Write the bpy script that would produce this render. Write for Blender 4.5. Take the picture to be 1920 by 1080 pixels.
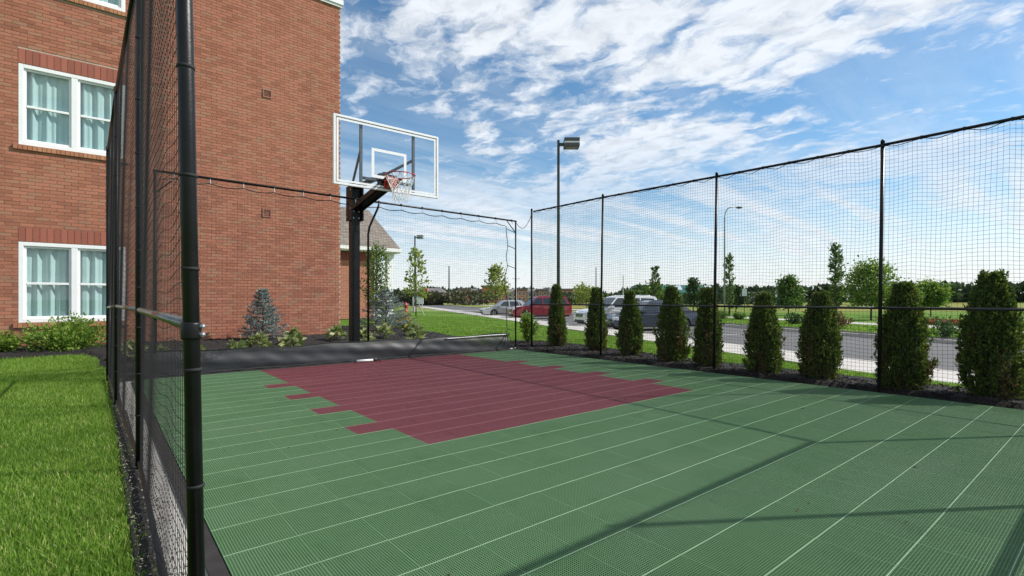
import bpy, math, random
import numpy as np
from mathutils import Vector
R = math.radians
S = bpy.context.scene
for o in list(bpy.data.objects): bpy.data.objects.remove(o)
COL = S.collection

# ------------------------------------------------------------------ camera, sky, sun, exposure
EYE = 1.10
YAW = math.atan(775 / 952)
cam_d = bpy.data.cameras.new('camera'); cam = bpy.data.objects.new('camera', cam_d); COL.objects.link(cam)
cam_d.sensor_width = 36; cam_d.lens = 952 / 1920 * 36; cam_d.shift_y = 22 / 1920
cam_d.clip_start = .02; cam_d.clip_end = 6000
cam.location = (0, 0, EYE); cam.rotation_euler = (R(90), 0, -YAW)
S.camera = cam
SUN = Vector((2.89, -1.88, 2.95)).normalized()
W = bpy.data.worlds.new('World'); S.world = W; W.use_nodes = True
N, L = W.node_tree.nodes, W.node_tree.links; N.clear()
def wn(t, **k):
    n = N.new(t)
    for a, b in k.items(): setattr(n, a, b)
    return n
def wmath(op, a, b=None, c=None, clamp=False):
    n = wn('ShaderNodeMath', operation=op); n.use_clamp = clamp
    for i, q in enumerate((a, b, c)):
        if q is None: continue
        if isinstance(q, (int, float)): n.inputs[i].default_value = q
        else: L.new(q, n.inputs[i])
    return n.outputs[0]
sky = wn('ShaderNodeTexSky', sky_type='NISHITA', sun_disc=False)
sky.sun_elevation = math.asin(SUN.z); sky.sun_rotation = math.atan2(SUN.x, SUN.y)
sky.air_density = 1.0; sky.dust_density = .2; sky.ozone_density = 1.3; sky.altitude = 300
tc = wn('ShaderNodeTexCoord'); sx = wn('ShaderNodeSeparateXYZ'); L.new(tc.outputs['Generated'], sx.inputs[0])
zc = wmath('ADD', wmath('MAXIMUM', sx.outputs[2], .0), .09)
cx = wn('ShaderNodeCombineXYZ'); L.new(wmath('DIVIDE', sx.outputs[0], zc), cx.inputs[0]); L.new(wmath('DIVIDE', sx.outputs[1], zc), cx.inputs[1])
CB, LX, LY = .575, 3.1, 1.7
def wnoise(scale, detail, rough, dist, rot, sc):
    m = wn('ShaderNodeMapping'); m.inputs['Rotation'].default_value = (0, 0, rot); m.inputs['Scale'].default_value = sc
    m.inputs['Location'].default_value = (LX, LY, 0)
    L.new(cx.outputs[0], m.inputs[0])
    n = wn('ShaderNodeTexNoise'); n.inputs['Scale'].default_value = scale; n.inputs['Detail'].default_value = detail
    n.inputs['Roughness'].default_value = rough; n.inputs['Distortion'].default_value = dist
    L.new(m.outputs[0], n.inputs['Vector']); return n.outputs[0]
def wramp(v, a, b):
    n = wn('ShaderNodeMapRange', interpolation_type='SMOOTHSTEP'); L.new(v, n.inputs[0]); n.inputs[1].default_value = a; n.inputs[2].default_value = b
    return n.outputs[0]
warp = wn('ShaderNodeTexNoise'); warp.inputs['Scale'].default_value = 3.2; warp.inputs['Detail'].default_value = 5; warp.inputs['Roughness'].default_value = .6; L.new(cx.outputs[0], warp.inputs['Vector'])
wv = wn('ShaderNodeVectorMath', operation='MULTIPLY_ADD'); L.new(warp.outputs['Color'], wv.inputs[0]); wv.inputs[1].default_value = (.26, .26, 0); L.new(cx.outputs[0], wv.inputs[2])
cx0 = cx; cx = wv
cells = wnoise(6.4, 8, .58, .15, R(40), (1, .7, 1))
cells2 = wnoise(12, 5, .55, .1, R(40), (1, .7, 1))
cx = cx0
big = wnoise(.8, 2, .5, .3, R(20), (1, 1.1, 1))
streak = wnoise(1.25, 7, .6, .35, R(128), (.35, 2.3, 1))
puff = wmath('ADD', wmath('ADD', wmath('MULTIPLY', cells, 1.15), wmath('MULTIPLY', cells2, .45)), wmath('MULTIPLY', wmath('SUBTRACT', big, .5), 1.5))
d1 = wmath('MULTIPLY', wramp(puff, CB, CB+.38), .96)
low = wramp(sx.outputs[2], .34, .12)
d2 = wmath('MULTIPLY', wramp(streak, .36, .64), wmath('ADD', .16, wmath('MULTIPLY', low, .74)))
den = wmath('MAXIMUM', wmath('MULTIPLY', d1, wmath('SUBTRACT', 1, wmath('MULTIPLY', low, .6))), d2)
den = wmath('MAXIMUM', den, wmath('MULTIPLY', wramp(sx.outputs[2], .24, -.02), .94))
den = wmath('MULTIPLY', den, .97, clamp=True)
hs = wn('ShaderNodeHueSaturation'); hs.inputs['Saturation'].default_value = 1.2; hs.inputs['Hue'].default_value = .493; L.new(sky.outputs[0], hs.inputs['Color'])
bg1 = wn('ShaderNodeBackground'); L.new(hs.outputs[0], bg1.inputs[0]); bg1.inputs[1].default_value = .128
bg2 = wn('ShaderNodeBackground'); bg2.inputs[0].default_value = (.90, .945, 1, 1); L.new(wmath('ADD', .80, wmath('MULTIPLY', wramp(cells2, .3, .65), .16)), bg2.inputs[1])
mx = wn('ShaderNodeMixShader'); L.new(den, mx.inputs[0]); L.new(bg1.outputs[0], mx.inputs[1]); L.new(bg2.outputs[0], mx.inputs[2])
wo = wn('ShaderNodeOutputWorld'); L.new(mx.outputs[0], wo.inputs[0])
sun_d = bpy.data.lights.new('sun', 'SUN'); sun_d.energy = 5.0; sun_d.angle = R(.53); sun_d.color = (1, .95, .87)
sun = bpy.data.objects.new('sun', sun_d); COL.objects.link(sun)
sun.rotation_euler = SUN.to_track_quat('Z', 'Y').to_euler(); sun.location = (20, -15, 30)
V = S.view_settings; V.view_transform = 'Standard'; V.look = 'None'; V.gamma = 1; V.use_curve_mapping = False; V.exposure = .14
S.cycles.max_bounces = 6; S.cycles.transparent_max_bounces = 24; S.cycles.use_denoising = True

# ------------------------------------------------------------------ mesh helpers
class MB:
    def __init__(s): s.v = []; s.f = []; s.m = []
    def add(s, vs, fs, m=0):
        n = len(s.v); s.v += [tuple(p) for p in vs]
        for q in fs: s.f.append(tuple(i + n for i in q)); s.m.append(m)
        return s
    def box(s, x0, x1, y0, y1, z0, z1, m=0, skip=()):
        vs = [(x0,y0,z0),(x1,y0,z0),(x1,y1,z0),(x0,y1,z0),(x0,y0,z1),(x1,y0,z1),(x1,y1,z1),(x0,y1,z1)]
        fs = {'b':(0,3,2,1),'t':(4,5,6,7),'f':(0,1,5,4),'r':(1,2,6,5),'k':(2,3,7,6),'l':(3,0,4,7)}
        return s.add(vs, [fs[k] for k in fs if k not in skip], m)
    def cbox(s, c, hx, hy, hz, ax=(1,0,0), ay=(0,1,0), az=(0,0,1), m=0):
        c, ax, ay, az = Vector(c), Vector(ax), Vector(ay), Vector(az)
        vs = [c + ax*hx*i + ay*hy*j + az*hz*k for i,j,k in ((-1,-1,-1),(1,-1,-1),(1,1,-1),(-1,1,-1),(-1,-1,1),(1,-1,1),(1,1,1),(-1,1,1))]
        return s.add(vs, [(0,3,2,1),(4,5,6,7),(0,1,5,4),(1,2,6,5),(2,3,7,6),(3,0,4,7)], m)
    def bar(s, a, b, w, h, up=(0,0,1), m=0):
        a, b = Vector(a), Vector(b); d = (b-a); n = d.length; d.normalize()
        side = d.cross(Vector(up))
        if side.length < 1e-4: side = d.cross(Vector((1,0,0)))
        side.normalize(); u = side.cross(d)
        return s.cbox((a+b)/2, n/2, w/2, h/2, d, side, u, m)
    def tube(s, pts, r, n=8, caps=True, m=0, closed=False):
        P = [Vector(p) for p in pts]; k = len(P); rr = r if isinstance(r, (list, tuple)) else [r]*k
        base = len(s.v); prev = None
        for i, p in enumerate(P):
            if closed: t = P[(i+1) % k] - P[i-1]
            else: t = P[min(i+1,k-1)] - P[max(i-1,0)]
            t.normalize()
            if prev is None:
                a = t.cross(Vector((0,0,1)))
                if a.length < 1e-3: a = Vector((1,0,0))
            else: a = prev - t*prev.dot(t)
            a.normalize(); prev = a; b = t.cross(a)
            for j in range(n):
                q = 2*math.pi*j/n
                s.v.append(tuple(p + (a*math.cos(q) + b*math.sin(q))*rr[i]))
        for i in range(k if closed else k-1):
            i2 = (i+1) % k
            for j in range(n):
                s.f.append((base+i*n+j, base+i*n+(j+1)%n, base+i2*n+(j+1)%n, base+i2*n+j)); s.m.append(m)
        if caps and not closed:
            s.f.append(tuple(base+j for j in reversed(range(n)))); s.m.append(m)
            s.f.append(tuple(base+(k-1)*n+j for j in range(n))); s.m.append(m)
        return s
    def lathe(s, prof, c=(0,0,0), ax=(0,0,1), n=16, m=0):
        ax = Vector(ax).normalized(); a = ax.cross(Vector((0,1,0)) if abs(ax.y) < .9 else Vector((1,0,0))).normalized(); b = ax.cross(a); c = Vector(c)
        base = len(s.v)
        for r, z in prof:
            for j in range(n):
                q = 2*math.pi*j/n; s.v.append(tuple(c + ax*z + (a*math.cos(q)+b*math.sin(q))*r))
        for i in range(len(prof)-1):
            for j in range(n):
                s.f.append((base+i*n+j, base+i*n+(j+1)%n, base+(i+1)*n+(j+1)%n, base+(i+1)*n+j)); s.m.append(m)
        if prof[0][0] > 1e-4: s.f.append(tuple(base+j for j in reversed(range(n)))); s.m.append(m)
        if prof[-1][0] > 1e-4: s.f.append(tuple(base+(len(prof)-1)*n+j for j in range(n))); s.m.append(m)
        return s
    def build(s, name, mats, parent=None, off=(0,0,0), smooth=False, bevel=0):
        me = bpy.data.meshes.new(name)
        o3 = Vector(off)
        me.from_pydata([tuple(Vector(p)-o3) for p in s.v] if o3.length else s.v, [], s.f)
        mats = mats if isinstance(mats, (list, tuple)) else [mats]
        for q in mats: me.materials.append(q)
        if len(mats) > 1: me.polygons.foreach_set('material_index', s.m)
        if smooth: me.polygons.foreach_set('use_smooth', [True]*len(me.polygons))
        me.update(); o = bpy.data.objects.new(name, me); COL.objects.link(o); o.parent = parent
        if bevel:
            b = o.modifiers.new('bevel', 'BEVEL'); b.width = bevel; b.segments = 2; b.limit_method = 'ANGLE'
        return o
def np_mesh(name, v, f, mats, parent=None, smooth=False, mi=None):
    v = np.asarray(v, np.float32); f = np.asarray(f, np.int32); k = f.shape[1]
    me = bpy.data.meshes.new(name); me.vertices.add(len(v)); me.vertices.foreach_set('co', v.ravel())
    me.loops.add(f.size); me.loops.foreach_set('vertex_index', f.ravel())
    me.polygons.add(len(f)); me.polygons.foreach_set('loop_start', np.arange(0, f.size, k, dtype=np.int32))
    for q in (mats if isinstance(mats, (list, tuple)) else [mats]): me.materials.append(q)
    if mi is not None: me.polygons.foreach_set('material_index', np.asarray(mi, np.int32))
    if smooth: me.polygons.foreach_set('use_smooth', np.ones(len(f), bool))
    me.update(calc_edges=True); me.validate()
    o = bpy.data.objects.new(name, me); COL.objects.link(o); o.parent = parent
    return o
def tag(o, label=None, cat=None, group=None, kind=None):
    for k, q in (('label', label), ('category', cat), ('group', group), ('kind', kind)):
        if q: o[k] = q
    return o
def thing(name, label, cat, loc=(0,0,0), rz=0, group=None):
    o = bpy.data.objects.new(name, None); COL.objects.link(o); o.location = loc; o.rotation_euler = (0,0,rz)
    o.empty_display_size = .2
    return tag(o, label, cat, group)
def inst(name, me, parent, loc, rot=None):
    o = bpy.data.objects.new(name, me); COL.objects.link(o); o.parent = parent; o.location = loc
    if rot: o.rotation_euler = rot
    return o

# ------------------------------------------------------------------ material helpers
class MT:
    def __init__(s, name):
        s.m = bpy.data.materials.new(name); s.m.use_nodes = True; s.t = s.m.node_tree; s.t.nodes.clear()
        s.out = s.n('ShaderNodeOutputMaterial'); s.p = s.n('ShaderNodeBsdfPrincipled'); s.l(s.p.outputs[0], s.out.inputs[0])
    def n(s, t, **k):
        q = s.t.nodes.new(t)
        for a, b in k.items(): setattr(q, a, b)
        return q
    def l(s, a, b): s.t.links.new(a, b)
    def set(s, inp, q):
        if isinstance(q, bpy.types.NodeSocket): s.l(q, inp)
        elif isinstance(q, (tuple, list)) and len(q) == 3 and inp.type == 'RGBA': inp.default_value = (*q, 1)
        else: inp.default_value = q
    def math(s, op, a, b=None, clamp=False):
        q = s.n('ShaderNodeMath', operation=op, use_clamp=clamp); s.set(q.inputs[0], a)
        if b is not None: s.set(q.inputs[1], b)
        return q.outputs[0]
    def pos(s): return s.n('ShaderNodeNewGeometry').outputs['Position']
    def obj(s): return s.n('ShaderNodeTexCoord').outputs['Object']
    def noise(s, scale, detail=4, rough=.55, vec=None, sc=None, dist=0):
        q = s.n('ShaderNodeTexNoise'); q.inputs['Scale'].default_value = scale; q.inputs['Detail'].default_value = detail
        q.inputs['Roughness'].default_value = rough; q.inputs['Distortion'].default_value = dist
        vec = vec or s.pos()
        if sc:
            mp = s.n('ShaderNodeMapping'); mp.inputs['Scale'].default_value = sc; s.l(vec, mp.inputs[0]); vec = mp.outputs[0]
        s.l(vec, q.inputs['Vector']); return q.outputs[0]
    def ramp(s, v, stops):
        q = s.n('ShaderNodeValToRGB'); s.l(v, q.inputs[0]); e = q.color_ramp.elements
        while len(e) < len(stops): e.new(.5)
        for i, (p, c) in enumerate(stops): e[i].position = p; e[i].color = (*c, 1)
        return q.outputs[0]
    def mix(s, f, a, b, mode='MIX'):
        q = s.n('ShaderNodeMix', data_type='RGBA', blend_type=mode); s.set(q.inputs[0], f); s.set(q.inputs[6], a); s.set(q.inputs[7], b); return q.outputs[2]
    def rng(s, v, a, b, c=0, d=1):
        q = s.n('ShaderNodeMapRange'); s.l(v, q.inputs[0])
        for i, x in enumerate((a, b, c, d)): q.inputs[i+1].default_value = x
        return q.outputs[0]
    def bump(s, h, strength=.3, dist=.01):
        q = s.n('ShaderNodeBump'); q.inputs['Strength'].default_value = strength; q.inputs['Distance'].default_value = dist
        s.l(h, q.inputs['Height']); s.l(q.outputs[0], s.p.inputs['Normal']); return q
    def fin(s, col=None, rough=.6, metal=0, spec=None):
        if col is not None: s.set(s.p.inputs['Base Color'], col)
        s.set(s.p.inputs['Roughness'], rough); s.set(s.p.inputs['Metallic'], metal)
        if spec is not None: s.p.inputs['Specular IOR Level'].default_value = spec
        return s.m
def simple(name, c, rough=.6, metal=0, var=.12, scale=6, bump=0, bscale=60, spec=None):
    t = MT(name); n = t.noise(scale, 5)
    lo = tuple(x*(1-var) for x in c); hi = tuple(min(1, x*(1+var)) for x in c)
    if bump: t.bump(t.noise(bscale, 4), bump, .01)
    return t.fin(t.ramp(n, [(.3, lo), (.7, hi)]), rough, metal, spec)
def foliage(name, stops, trans=.35, rough=.55, patch=None):
    t = MT(name); g = t.n('ShaderNodeNewGeometry')
    c = t.ramp(g.outputs['Random Per Island'], stops)
    if patch: c = t.mix(t.rng(t.noise(patch[0], 3), .45, .68), c, patch[1])
    t.fin(c, rough, 0, .35)
    tr = t.n('ShaderNodeBsdfTranslucent'); t.l(c, tr.inputs[0])
    mx = t.n('ShaderNodeMixShader'); mx.inputs[0].default_value = trans; t.l(t.p.outputs[0], mx.inputs[1]); t.l(tr.outputs[0], mx.inputs[2]); t.l(mx.outputs[0], t.out.inputs[0])
    return t.m
def glass(name, tint=(.9,.95,.95), rough=.0, refl=1.0):
    t = MT(name); t.t.nodes.remove(t.p)
    tr = t.n('ShaderNodeBsdfTransparent'); tr.inputs[0].default_value = (*tint, 1)
    gl = t.n('ShaderNodeBsdfGlossy'); gl.inputs['Roughness'].default_value = rough
    lw = t.n('ShaderNodeLayerWeight'); lw.inputs[0].default_value = .5
    fr_ = t.math('ADD', .045, t.math('MULTIPLY', t.math('POWER', lw.outputs['Facing'], 4.0), .9))
    mx = t.n('ShaderNodeMixShader'); t.l(t.math('MULTIPLY', fr_, refl, True), mx.inputs[0]); t.l(tr.outputs[0], mx.inputs[1]); t.l(gl.outputs[0], mx.inputs[2]); t.l(mx.outputs[0], t.out.inputs[0])
    return t.m

def brick_mat():
    t = MT('brick_clay'); p = t.pos(); s = t.n('ShaderNodeSeparateXYZ'); t.l(p, s.inputs[0])
    row = t.math('FLOOR', t.math('DIVIDE', s.outputs[2], BH))
    colm = t.math('FLOOR', t.math('ADD', t.math('DIVIDE', s.outputs[0], BL), t.math('MULTIPLY', t.math('MODULO', row, 2), .5)))
    c = t.n('ShaderNodeCombineXYZ'); t.l(row, c.inputs[0]); t.l(colm, c.inputs[1])
    w = t.n('ShaderNodeTexWhiteNoise', noise_dimensions='2D'); t.l(c.outputs[0], w.inputs['Vector'])
    base = t.ramp(w.outputs[0], [(0, (.275,.103,.066)), (.25, (.345,.130,.080)), (.5, (.395,.155,.097)), (.72, (.44,.172,.110)), (.86, (.40,.195,.122)), (1, (.33,.175,.115))])
    base = t.mix(t.rng(t.noise(.55, 3), .35, .7, 0, .35), base, (.46,.20,.12))
    base = t.mix(t.rng(t.noise(90, 3), .3, .75, 0, .3), base, (.18,.07,.045))
    base = t.mix(t.rng(t.noise(1.3, 5, .65, sc=(1.6,1,.35)), .52, .75, 0, .38), base, (.20,.085,.06))
    t.bump(t.noise(120, 4), .35, .004)
    return t.fin(base, .85, 0, .25)
BL, BH = .2130, .0677
M = {}
M['brick'] = brick_mat()
M['mortar'] = simple('mortar', (.42,.33,.26), .95, var=.15, scale=30, bump=.3)
t = MT('soldier_brick'); o_ = t.n('ShaderNodeObjectInfo')
M['soldier'] = t.fin(t.mix(t.rng(t.noise(60, 3), .3, .75, 0, .3), t.ramp(o_.outputs['Random'], [(0, (.27,.085,.055)), (.5, (.32,.10,.065)), (1, (.37,.12,.08))]), (.2,.06,.04)), .85)
t = MT('rowlock_brick'); o_ = t.n('ShaderNodeObjectInfo')
M['rowlock'] = t.fin(t.mix(t.rng(t.noise(60, 3), .3, .75, 0, .3), t.ramp(o_.outputs['Random'], [(0, (.33,.13,.07)), (.5, (.42,.18,.09)), (1, (.48,.23,.12))]), (.2,.09,.05)), .85)
M['white'] = simple('white_vinyl', (.80,.81,.82), .35, var=.03)
M['siding'] = simple('cream_siding', (.70,.66,.56), .6, var=.05)
M['glass'] = glass('window_glass', (.80,.95,.95), 0, 2.0)
M['bglass'] = glass('clear_acrylic', (.94,.97,.98), 0, .8)
M['curtain'] = simple('curtain', (.58,.61,.60), .9, var=.03)
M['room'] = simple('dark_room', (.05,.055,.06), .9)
M['black'] = simple('black_powder_coat', (.006,.006,.007), .38, var=.4, scale=12, bump=.08, bscale=160, spec=.3)
M['rail_black'] = simple('black_gloss_pipe', (.016,.016,.017), .28, var=.3, scale=20)
M['rail_glint'] = simple('glint_tone_pipe', (.20,.20,.19), .26, .8, var=.2, scale=20)  # pale metallic tone paints the sun glint onto a black pipe
M['cord'] = simple('black_net_cord', (.010,.010,.011), .8)
M['cordknot'] = M['cord']
M['galv'] = simple('galvanised_bolt', (.55,.56,.58), .35, .9, var=.1)
M['steel_grey'] = simple('weathered_grey_steel', (.10,.105,.11), .45, .5, var=.2)
M['pole_bronze'] = simple('pole_green_bronze', (.035,.05,.047), .4, .3, var=.15)
M['lamp_grey'] = simple('lamp_grey', (.085,.09,.09), .5, .2)
M['lens'] = simple('lamp_lens', (.17,.165,.14), .3)
M['rim_orange'] = simple('rim_red', (.42,.035,.022), .4, var=.1)
M['netwhite'] = simple('white_nylon', (.75,.75,.73), .8, var=.05)
M['boardwhite'] = simple('board_white', (.78,.79,.80), .3, var=.03)
M['concrete'] = simple('concrete_walk', (.46,.44,.41), .85, var=.12, scale=2.5, bump=.25, bscale=90)
M['slab'] = simple('court_slab_concrete', (.42,.405,.38), .9, var=.18, scale=9, bump=.4, bscale=60)
M['edging'] = simple('black_rubber_edging', (.022,.021,.022), .6, var=.3, scale=8)
M['pvc'] = simple('white_pvc', (.72,.72,.70), .4)
M['mulch'] = simple('black_mulch', (.010,.0085,.008), .95, var=.6, scale=40, bump=.8, bscale=60)
M['chip'] = foliage('mulch_chip', [(0, (.008,.007,.007)), (.6, (.02,.016,.014)), (1, (.042,.033,.028))], 0, .9)
M['pebble'] = foliage('pale_pebble', [(0, (.09,.075,.06)), (.5, (.20,.17,.14)), (1, (.42,.38,.33))], 0, .8)
t = MT('asphalt'); n1 = t.noise(.25, 3, sc=(1,.35,1)); n2 = t.noise(60, 4)
t.bump(n2, .3, .006); M['asphalt'] = t.fin(t.mix(t.rng(n2, .3, .7, 0, .5), t.ramp(n1, [(.3, (.085,.083,.085)), (.7, (.12,.117,.115))]), (.065,.065,.068)), .8)
t = MT('lawn_soil'); n1 = t.noise(.7, 4); n2 = t.noise(25, 5)
n3 = t.noise(.05, 3, sc=(.5, 1.2, 1))
cl = t.mix(t.rng(n2, .3, .7, 0, .7), t.ramp(n1, [(.3, (.10,.20,.022)), (.7, (.14,.25,.032))]), (.05,.10,.014))
g_ = t.n('ShaderNodeSeparateXYZ'); t.l(t.pos(), g_.inputs[0])
dist = t.math('ADD', t.math('MULTIPLY', g_.outputs[0], .6314), t.math('MULTIPLY', g_.outputs[1], .7755))
dry = t.math('MULTIPLY', t.rng(dist, 48, 75), t.rng(n3, .35, .6))
t.bump(n2, .6, .03); M['lawn'] = t.fin(t.mix(dry, cl, (.24,.21,.06)), .95, 0, .1)
M['grass'] = foliage('grass_blade', [(0, (.10,.20,.020)), (.35, (.175,.325,.040)), (.75, (.25,.415,.065)), (.93, (.38,.49,.12)), (1, (.52,.46,.22))], .5, .45, (.7, (.12,.235,.028)))
M['dark_fabric'] = simple('windscreen_fabric', (.020,.021,.023), .5, var=.3, scale=30)
M['bark'] = simple('bark', (.10,.075,.055), .9, var=.3, scale=25, bump=.6, bscale=40)
M['shingle'] = None

# ------------------------------------------------------------------ ground and setting
def smooth(t): t = np.clip(t, 0, 1); return t*t*(3-2*t)
def swd(X, Y): return (X - 10 - .435*Y) * .917
def gz(X, Y):
    X = np.asarray(X, float); Y = np.asarray(Y, float)
    t = swd(X, Y); w = np.clip(2.0 + .28*np.maximum(Y-1, 0), 2, 9)
    z = -.31*smooth((t+w)/w)
    z = z + .16*smooth((Y-10.2)/2.6)*(1-smooth((X-4.8)/4))*(1-smooth((Y-19)/8))
    z = z - .2*((t > .05) & (t < 9.85))
    return z
def sheared_grid(name, us, ys, mat, dz=0):
    U, Yg = np.meshgrid(us, ys, indexing='ij'); X = U + .435*Yg; Z = gz(X, Yg) + dz
    v = np.stack([X, Yg, Z], -1).reshape(-1, 3); ny = len(ys)
    i, j = np.meshgrid(np.arange(len(us)-1), np.arange(ny-1), indexing='ij'); a = (i*ny+j).ravel()
    return np_mesh(name, v, np.stack([a, a+ny, a+ny+1, a+1], -1), mat, smooth=True)
us = np.unique(np.concatenate([[-3000,-1200,-500,-220,-100,-60,-35,-25], np.arange(-18, 10, .5), [10, 10.06, 14, 18, 20.74, 20.76, 22, 24, 28, 34, 45, 60, 90, 150, 300, 600, 1200, 3000]]))
ys = np.unique(np.concatenate([[-3000,-900,-300,-120,-60,-30,-15,-8], np.arange(-4, 22, .5), np.arange(22, 60, 2), [70,90,120,180,260,400,700,1300,3000]]))
g = sheared_grid('ground', us, ys, M['lawn'], -.03); tag(g, 'green lawn and open field around the court reaching the horizon', 'ground', kind='structure')
def strip(name, u0, u1, y0, y1, z0, z1, mat, parent=None, n=1):
    mb = MB(); ysn = np.linspace(y0, y1, n+1)
    for a, b in zip(ysn[:-1], ysn[1:]):
        vs = [(u0+.435*a, a, z0), (u1+.435*a, a, z0), (u1+.435*b, b, z0), (u0+.435*b, b, z0), (u0+.435*a, a, z1), (u1+.435*a, a, z1), (u1+.435*b, b, z1), (u0+.435*b, b, z1)]
        mb.add(vs, [(4,5,6,7),(0,1,5,4),(1,2,6,5),(2,3,7,6),(3,0,4,7)])
    return mb.build(name, mat, parent)
road = strip('road', 11.98, 20.74, -160, 260, -.46, -.40, M['asphalt']); tag(road, 'grey asphalt street and parking bays beyond the arborvitae', 'road', kind='structure')
walk = MB().build('sidewalk', M['concrete']); tag(walk, 'pale concrete sidewalk between lawn strip and street', 'sidewalk', kind='structure')
slab_me = None
for k in range(-14, 60):
    y0, y1 = k*1.5, k*1.5+1.488
    s_ = strip('paving_slab', 10.0, 11.80, y0, y1, -.46, -.29 + .004*math.sin(k*2.7), M['concrete'], walk)
kerb = strip('kerb', 11.81, 11.975, -30, 110, -.46, -.285, M['concrete'], walk, 40)
fk = strip('far_kerb', 20.74, 20.92, -60, 200, -.46, -.27, M['concrete']); tag(fk, 'concrete kerb along the far side of the street', 'kerb', kind='structure')
fw = strip('far_sidewalk', 29.2, 31.6, -60, 120, -.4, -.285, M['concrete']); tag(fw, 'pale concrete sidewalk across the street by the field', 'sidewalk', kind='structure')
M['paint'] = simple('white_road_paint', (.62,.62,.60), .7, var=.15, scale=12)
mb = MB()
for k in range(5, 16):     # bay lines, square to the street
    y0 = 12.55 + (k-5)*2.75; x0 = 12.0 + .435*y0
    a = Vector((x0, y0, -.396)); d = Vector((.917,-.399,0))*4.9; w_ = Vector((.399,.917,0))*.05
    mb.add([a-w_, a+d-w_, a+d+w_, a+w_], [(0,1,2,3)])
mb.build('bay_lines', M['paint'], road)
mb = MB()
mb.add([(24.0,46.2,.012),(33,41.2,.012),(33.4,42.6,.012),(24.2,47.6,.012)], [(0,1,2,3)])
pt = mb.build('path', M['concrete']); tag(pt, 'narrow concrete path crossing the far lawn behind the silver sedan', 'path', kind='structure')

def in_poly(P, poly):
    x, y = P[:,0], P[:,1]; r = np.zeros(len(P), bool); n = len(poly)
    for i in range(n):
        x1, y1 = poly[i]; x2, y2 = poly[(i+1) % n]
        c = ((y1 > y) != (y2 > y)) & (x < (x2-x1)*(y-y1)/((y2-y1) or 1e-9) + x1); r ^= c
    return r
rg = np.random.default_rng(7)
def bed(name, label, poly, step=.12, amp=.03, lift=.015):
    poly = np.array(poly); x0, y0 = poly.min(0)-.1; x1, y1 = poly.max(0)+.1
    xs = np.arange(x0, x1, step); yy = np.arange(y0, y1, step); X, Y = np.meshgrid(xs, yy, indexing='ij')
    ins = in_poly(np.stack([X.ravel(), Y.ravel()], -1), poly).reshape(X.shape)
    Z = gz(X, Y) + np.where(ins, lift + amp*rg.random(X.shape), -.06); ny = len(yy)
    v = np.stack([X, Y, Z], -1).reshape(-1, 3); i, j = np.meshgrid(np.arange(len(xs)-1), np.arange(ny-1), indexing='ij')
    keep = (ins[:-1,:-1] | ins[1:,:-1] | ins[:-1,1:] | ins[1:,1:]).ravel(); a = (i*ny+j).ravel()[keep]
    o = np_mesh(name, v, np.stack([a, a+ny, a+ny+1, a+1], -1), M['mulch']); return tag(o, label, 'mulch bed', kind='structure')
BED_A = [(-8,11.75),(-3,11.9),(-1.2,12.05),(-.55,12.1),(-.2,12.0),(-.02,11.6),(.05,10.9),(.09,10.0),(.12,8.9),(.45,8.72),(6.9,8.72),(7.1,9.6),(7.7,11.5),(8.6,14.5),(9.2,18),(8,20),(5.0,20),(5.0,13.7),(-8,13.7)]
BED_B = [(7.30,-2),(8.15,-2),(8.25,0),(8.2,2.5),(8.35,5),(8.85,7.5),(9.1,9.4),(8.6,10.4),(7.5,10.2),(7.15,9.0),(7.30,8.2),(7.29,6)]
BED_C = [(21.2+.435*y, y) for y in (-6, 0, 8, 16, 26)] + [(22.4+.435*y, y) for y in (26, 16, 8, 0, -6)]
bed('mulch_bed', 'dark mulch bed along the brick building and behind the court net', BED_A)
bed('mulch_bed', 'black mulch strip under the row of arborvitae', BED_B, .08)
bed('soil_strip', 'thin dark strip of bare soil under the left fence', [(.12,.8),(.215,.8),(.215,6),(.17,9),(.10,9),(.12,6)], .03, .012, .0)
bed('mulch_bed', 'dark mulch strip behind the far kerb across the street', BED_C, .3)
def chips(name, label, poly, n, size, mat, seed, lift=.03):
    r = np.random.default_rng(seed); poly = np.array(poly); lo, hi = poly.min(0), poly.max(0)
    P = lo + r.random((n*3, 2))*(hi-lo); P = P[in_poly(P, poly)][:n]; n = len(P)
    c = np.column_stack([P, gz(P[:,0], P[:,1]) + lift*r.random(n) + .012])
    a = r.normal(size=(n,3)); a[:,2] *= .35; a /= np.linalg.norm(a, axis=1)[:,None]; b = np.cross(a, r.normal(size=(n,3))); b /= np.linalg.norm(b, axis=1)[:,None]; e = np.cross(a, b)
    l = size*(.4+r.random(n))[:,None]; w = l*.4
    v = np.stack([c-a*l, c+b*w, c-b*w+e*w*.6, c-e*w*.6+a*l*.2, c+a*l], 1).reshape(-1,3)
    q = np.arange(n)[:,None]*5
    f = np.concatenate([q+[0,1,2], q+[0,2,3], q+[0,3,1], q+[4,2,1], q+[4,3,2], q+[4,1,3]])
    return tag(np_mesh(name, v, f, mat), label, 'mulch', kind='stuff')
chips('mulch_chips', 'loose dark bark chips in the bed by the brick building', [p for p in BED_A], 9000, .028, M['chip'], 1)
chips('mulch_chips', 'loose black chips around the arborvitae trunks', BED_B, 14000, .022, M['chip'], 2)

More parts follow.
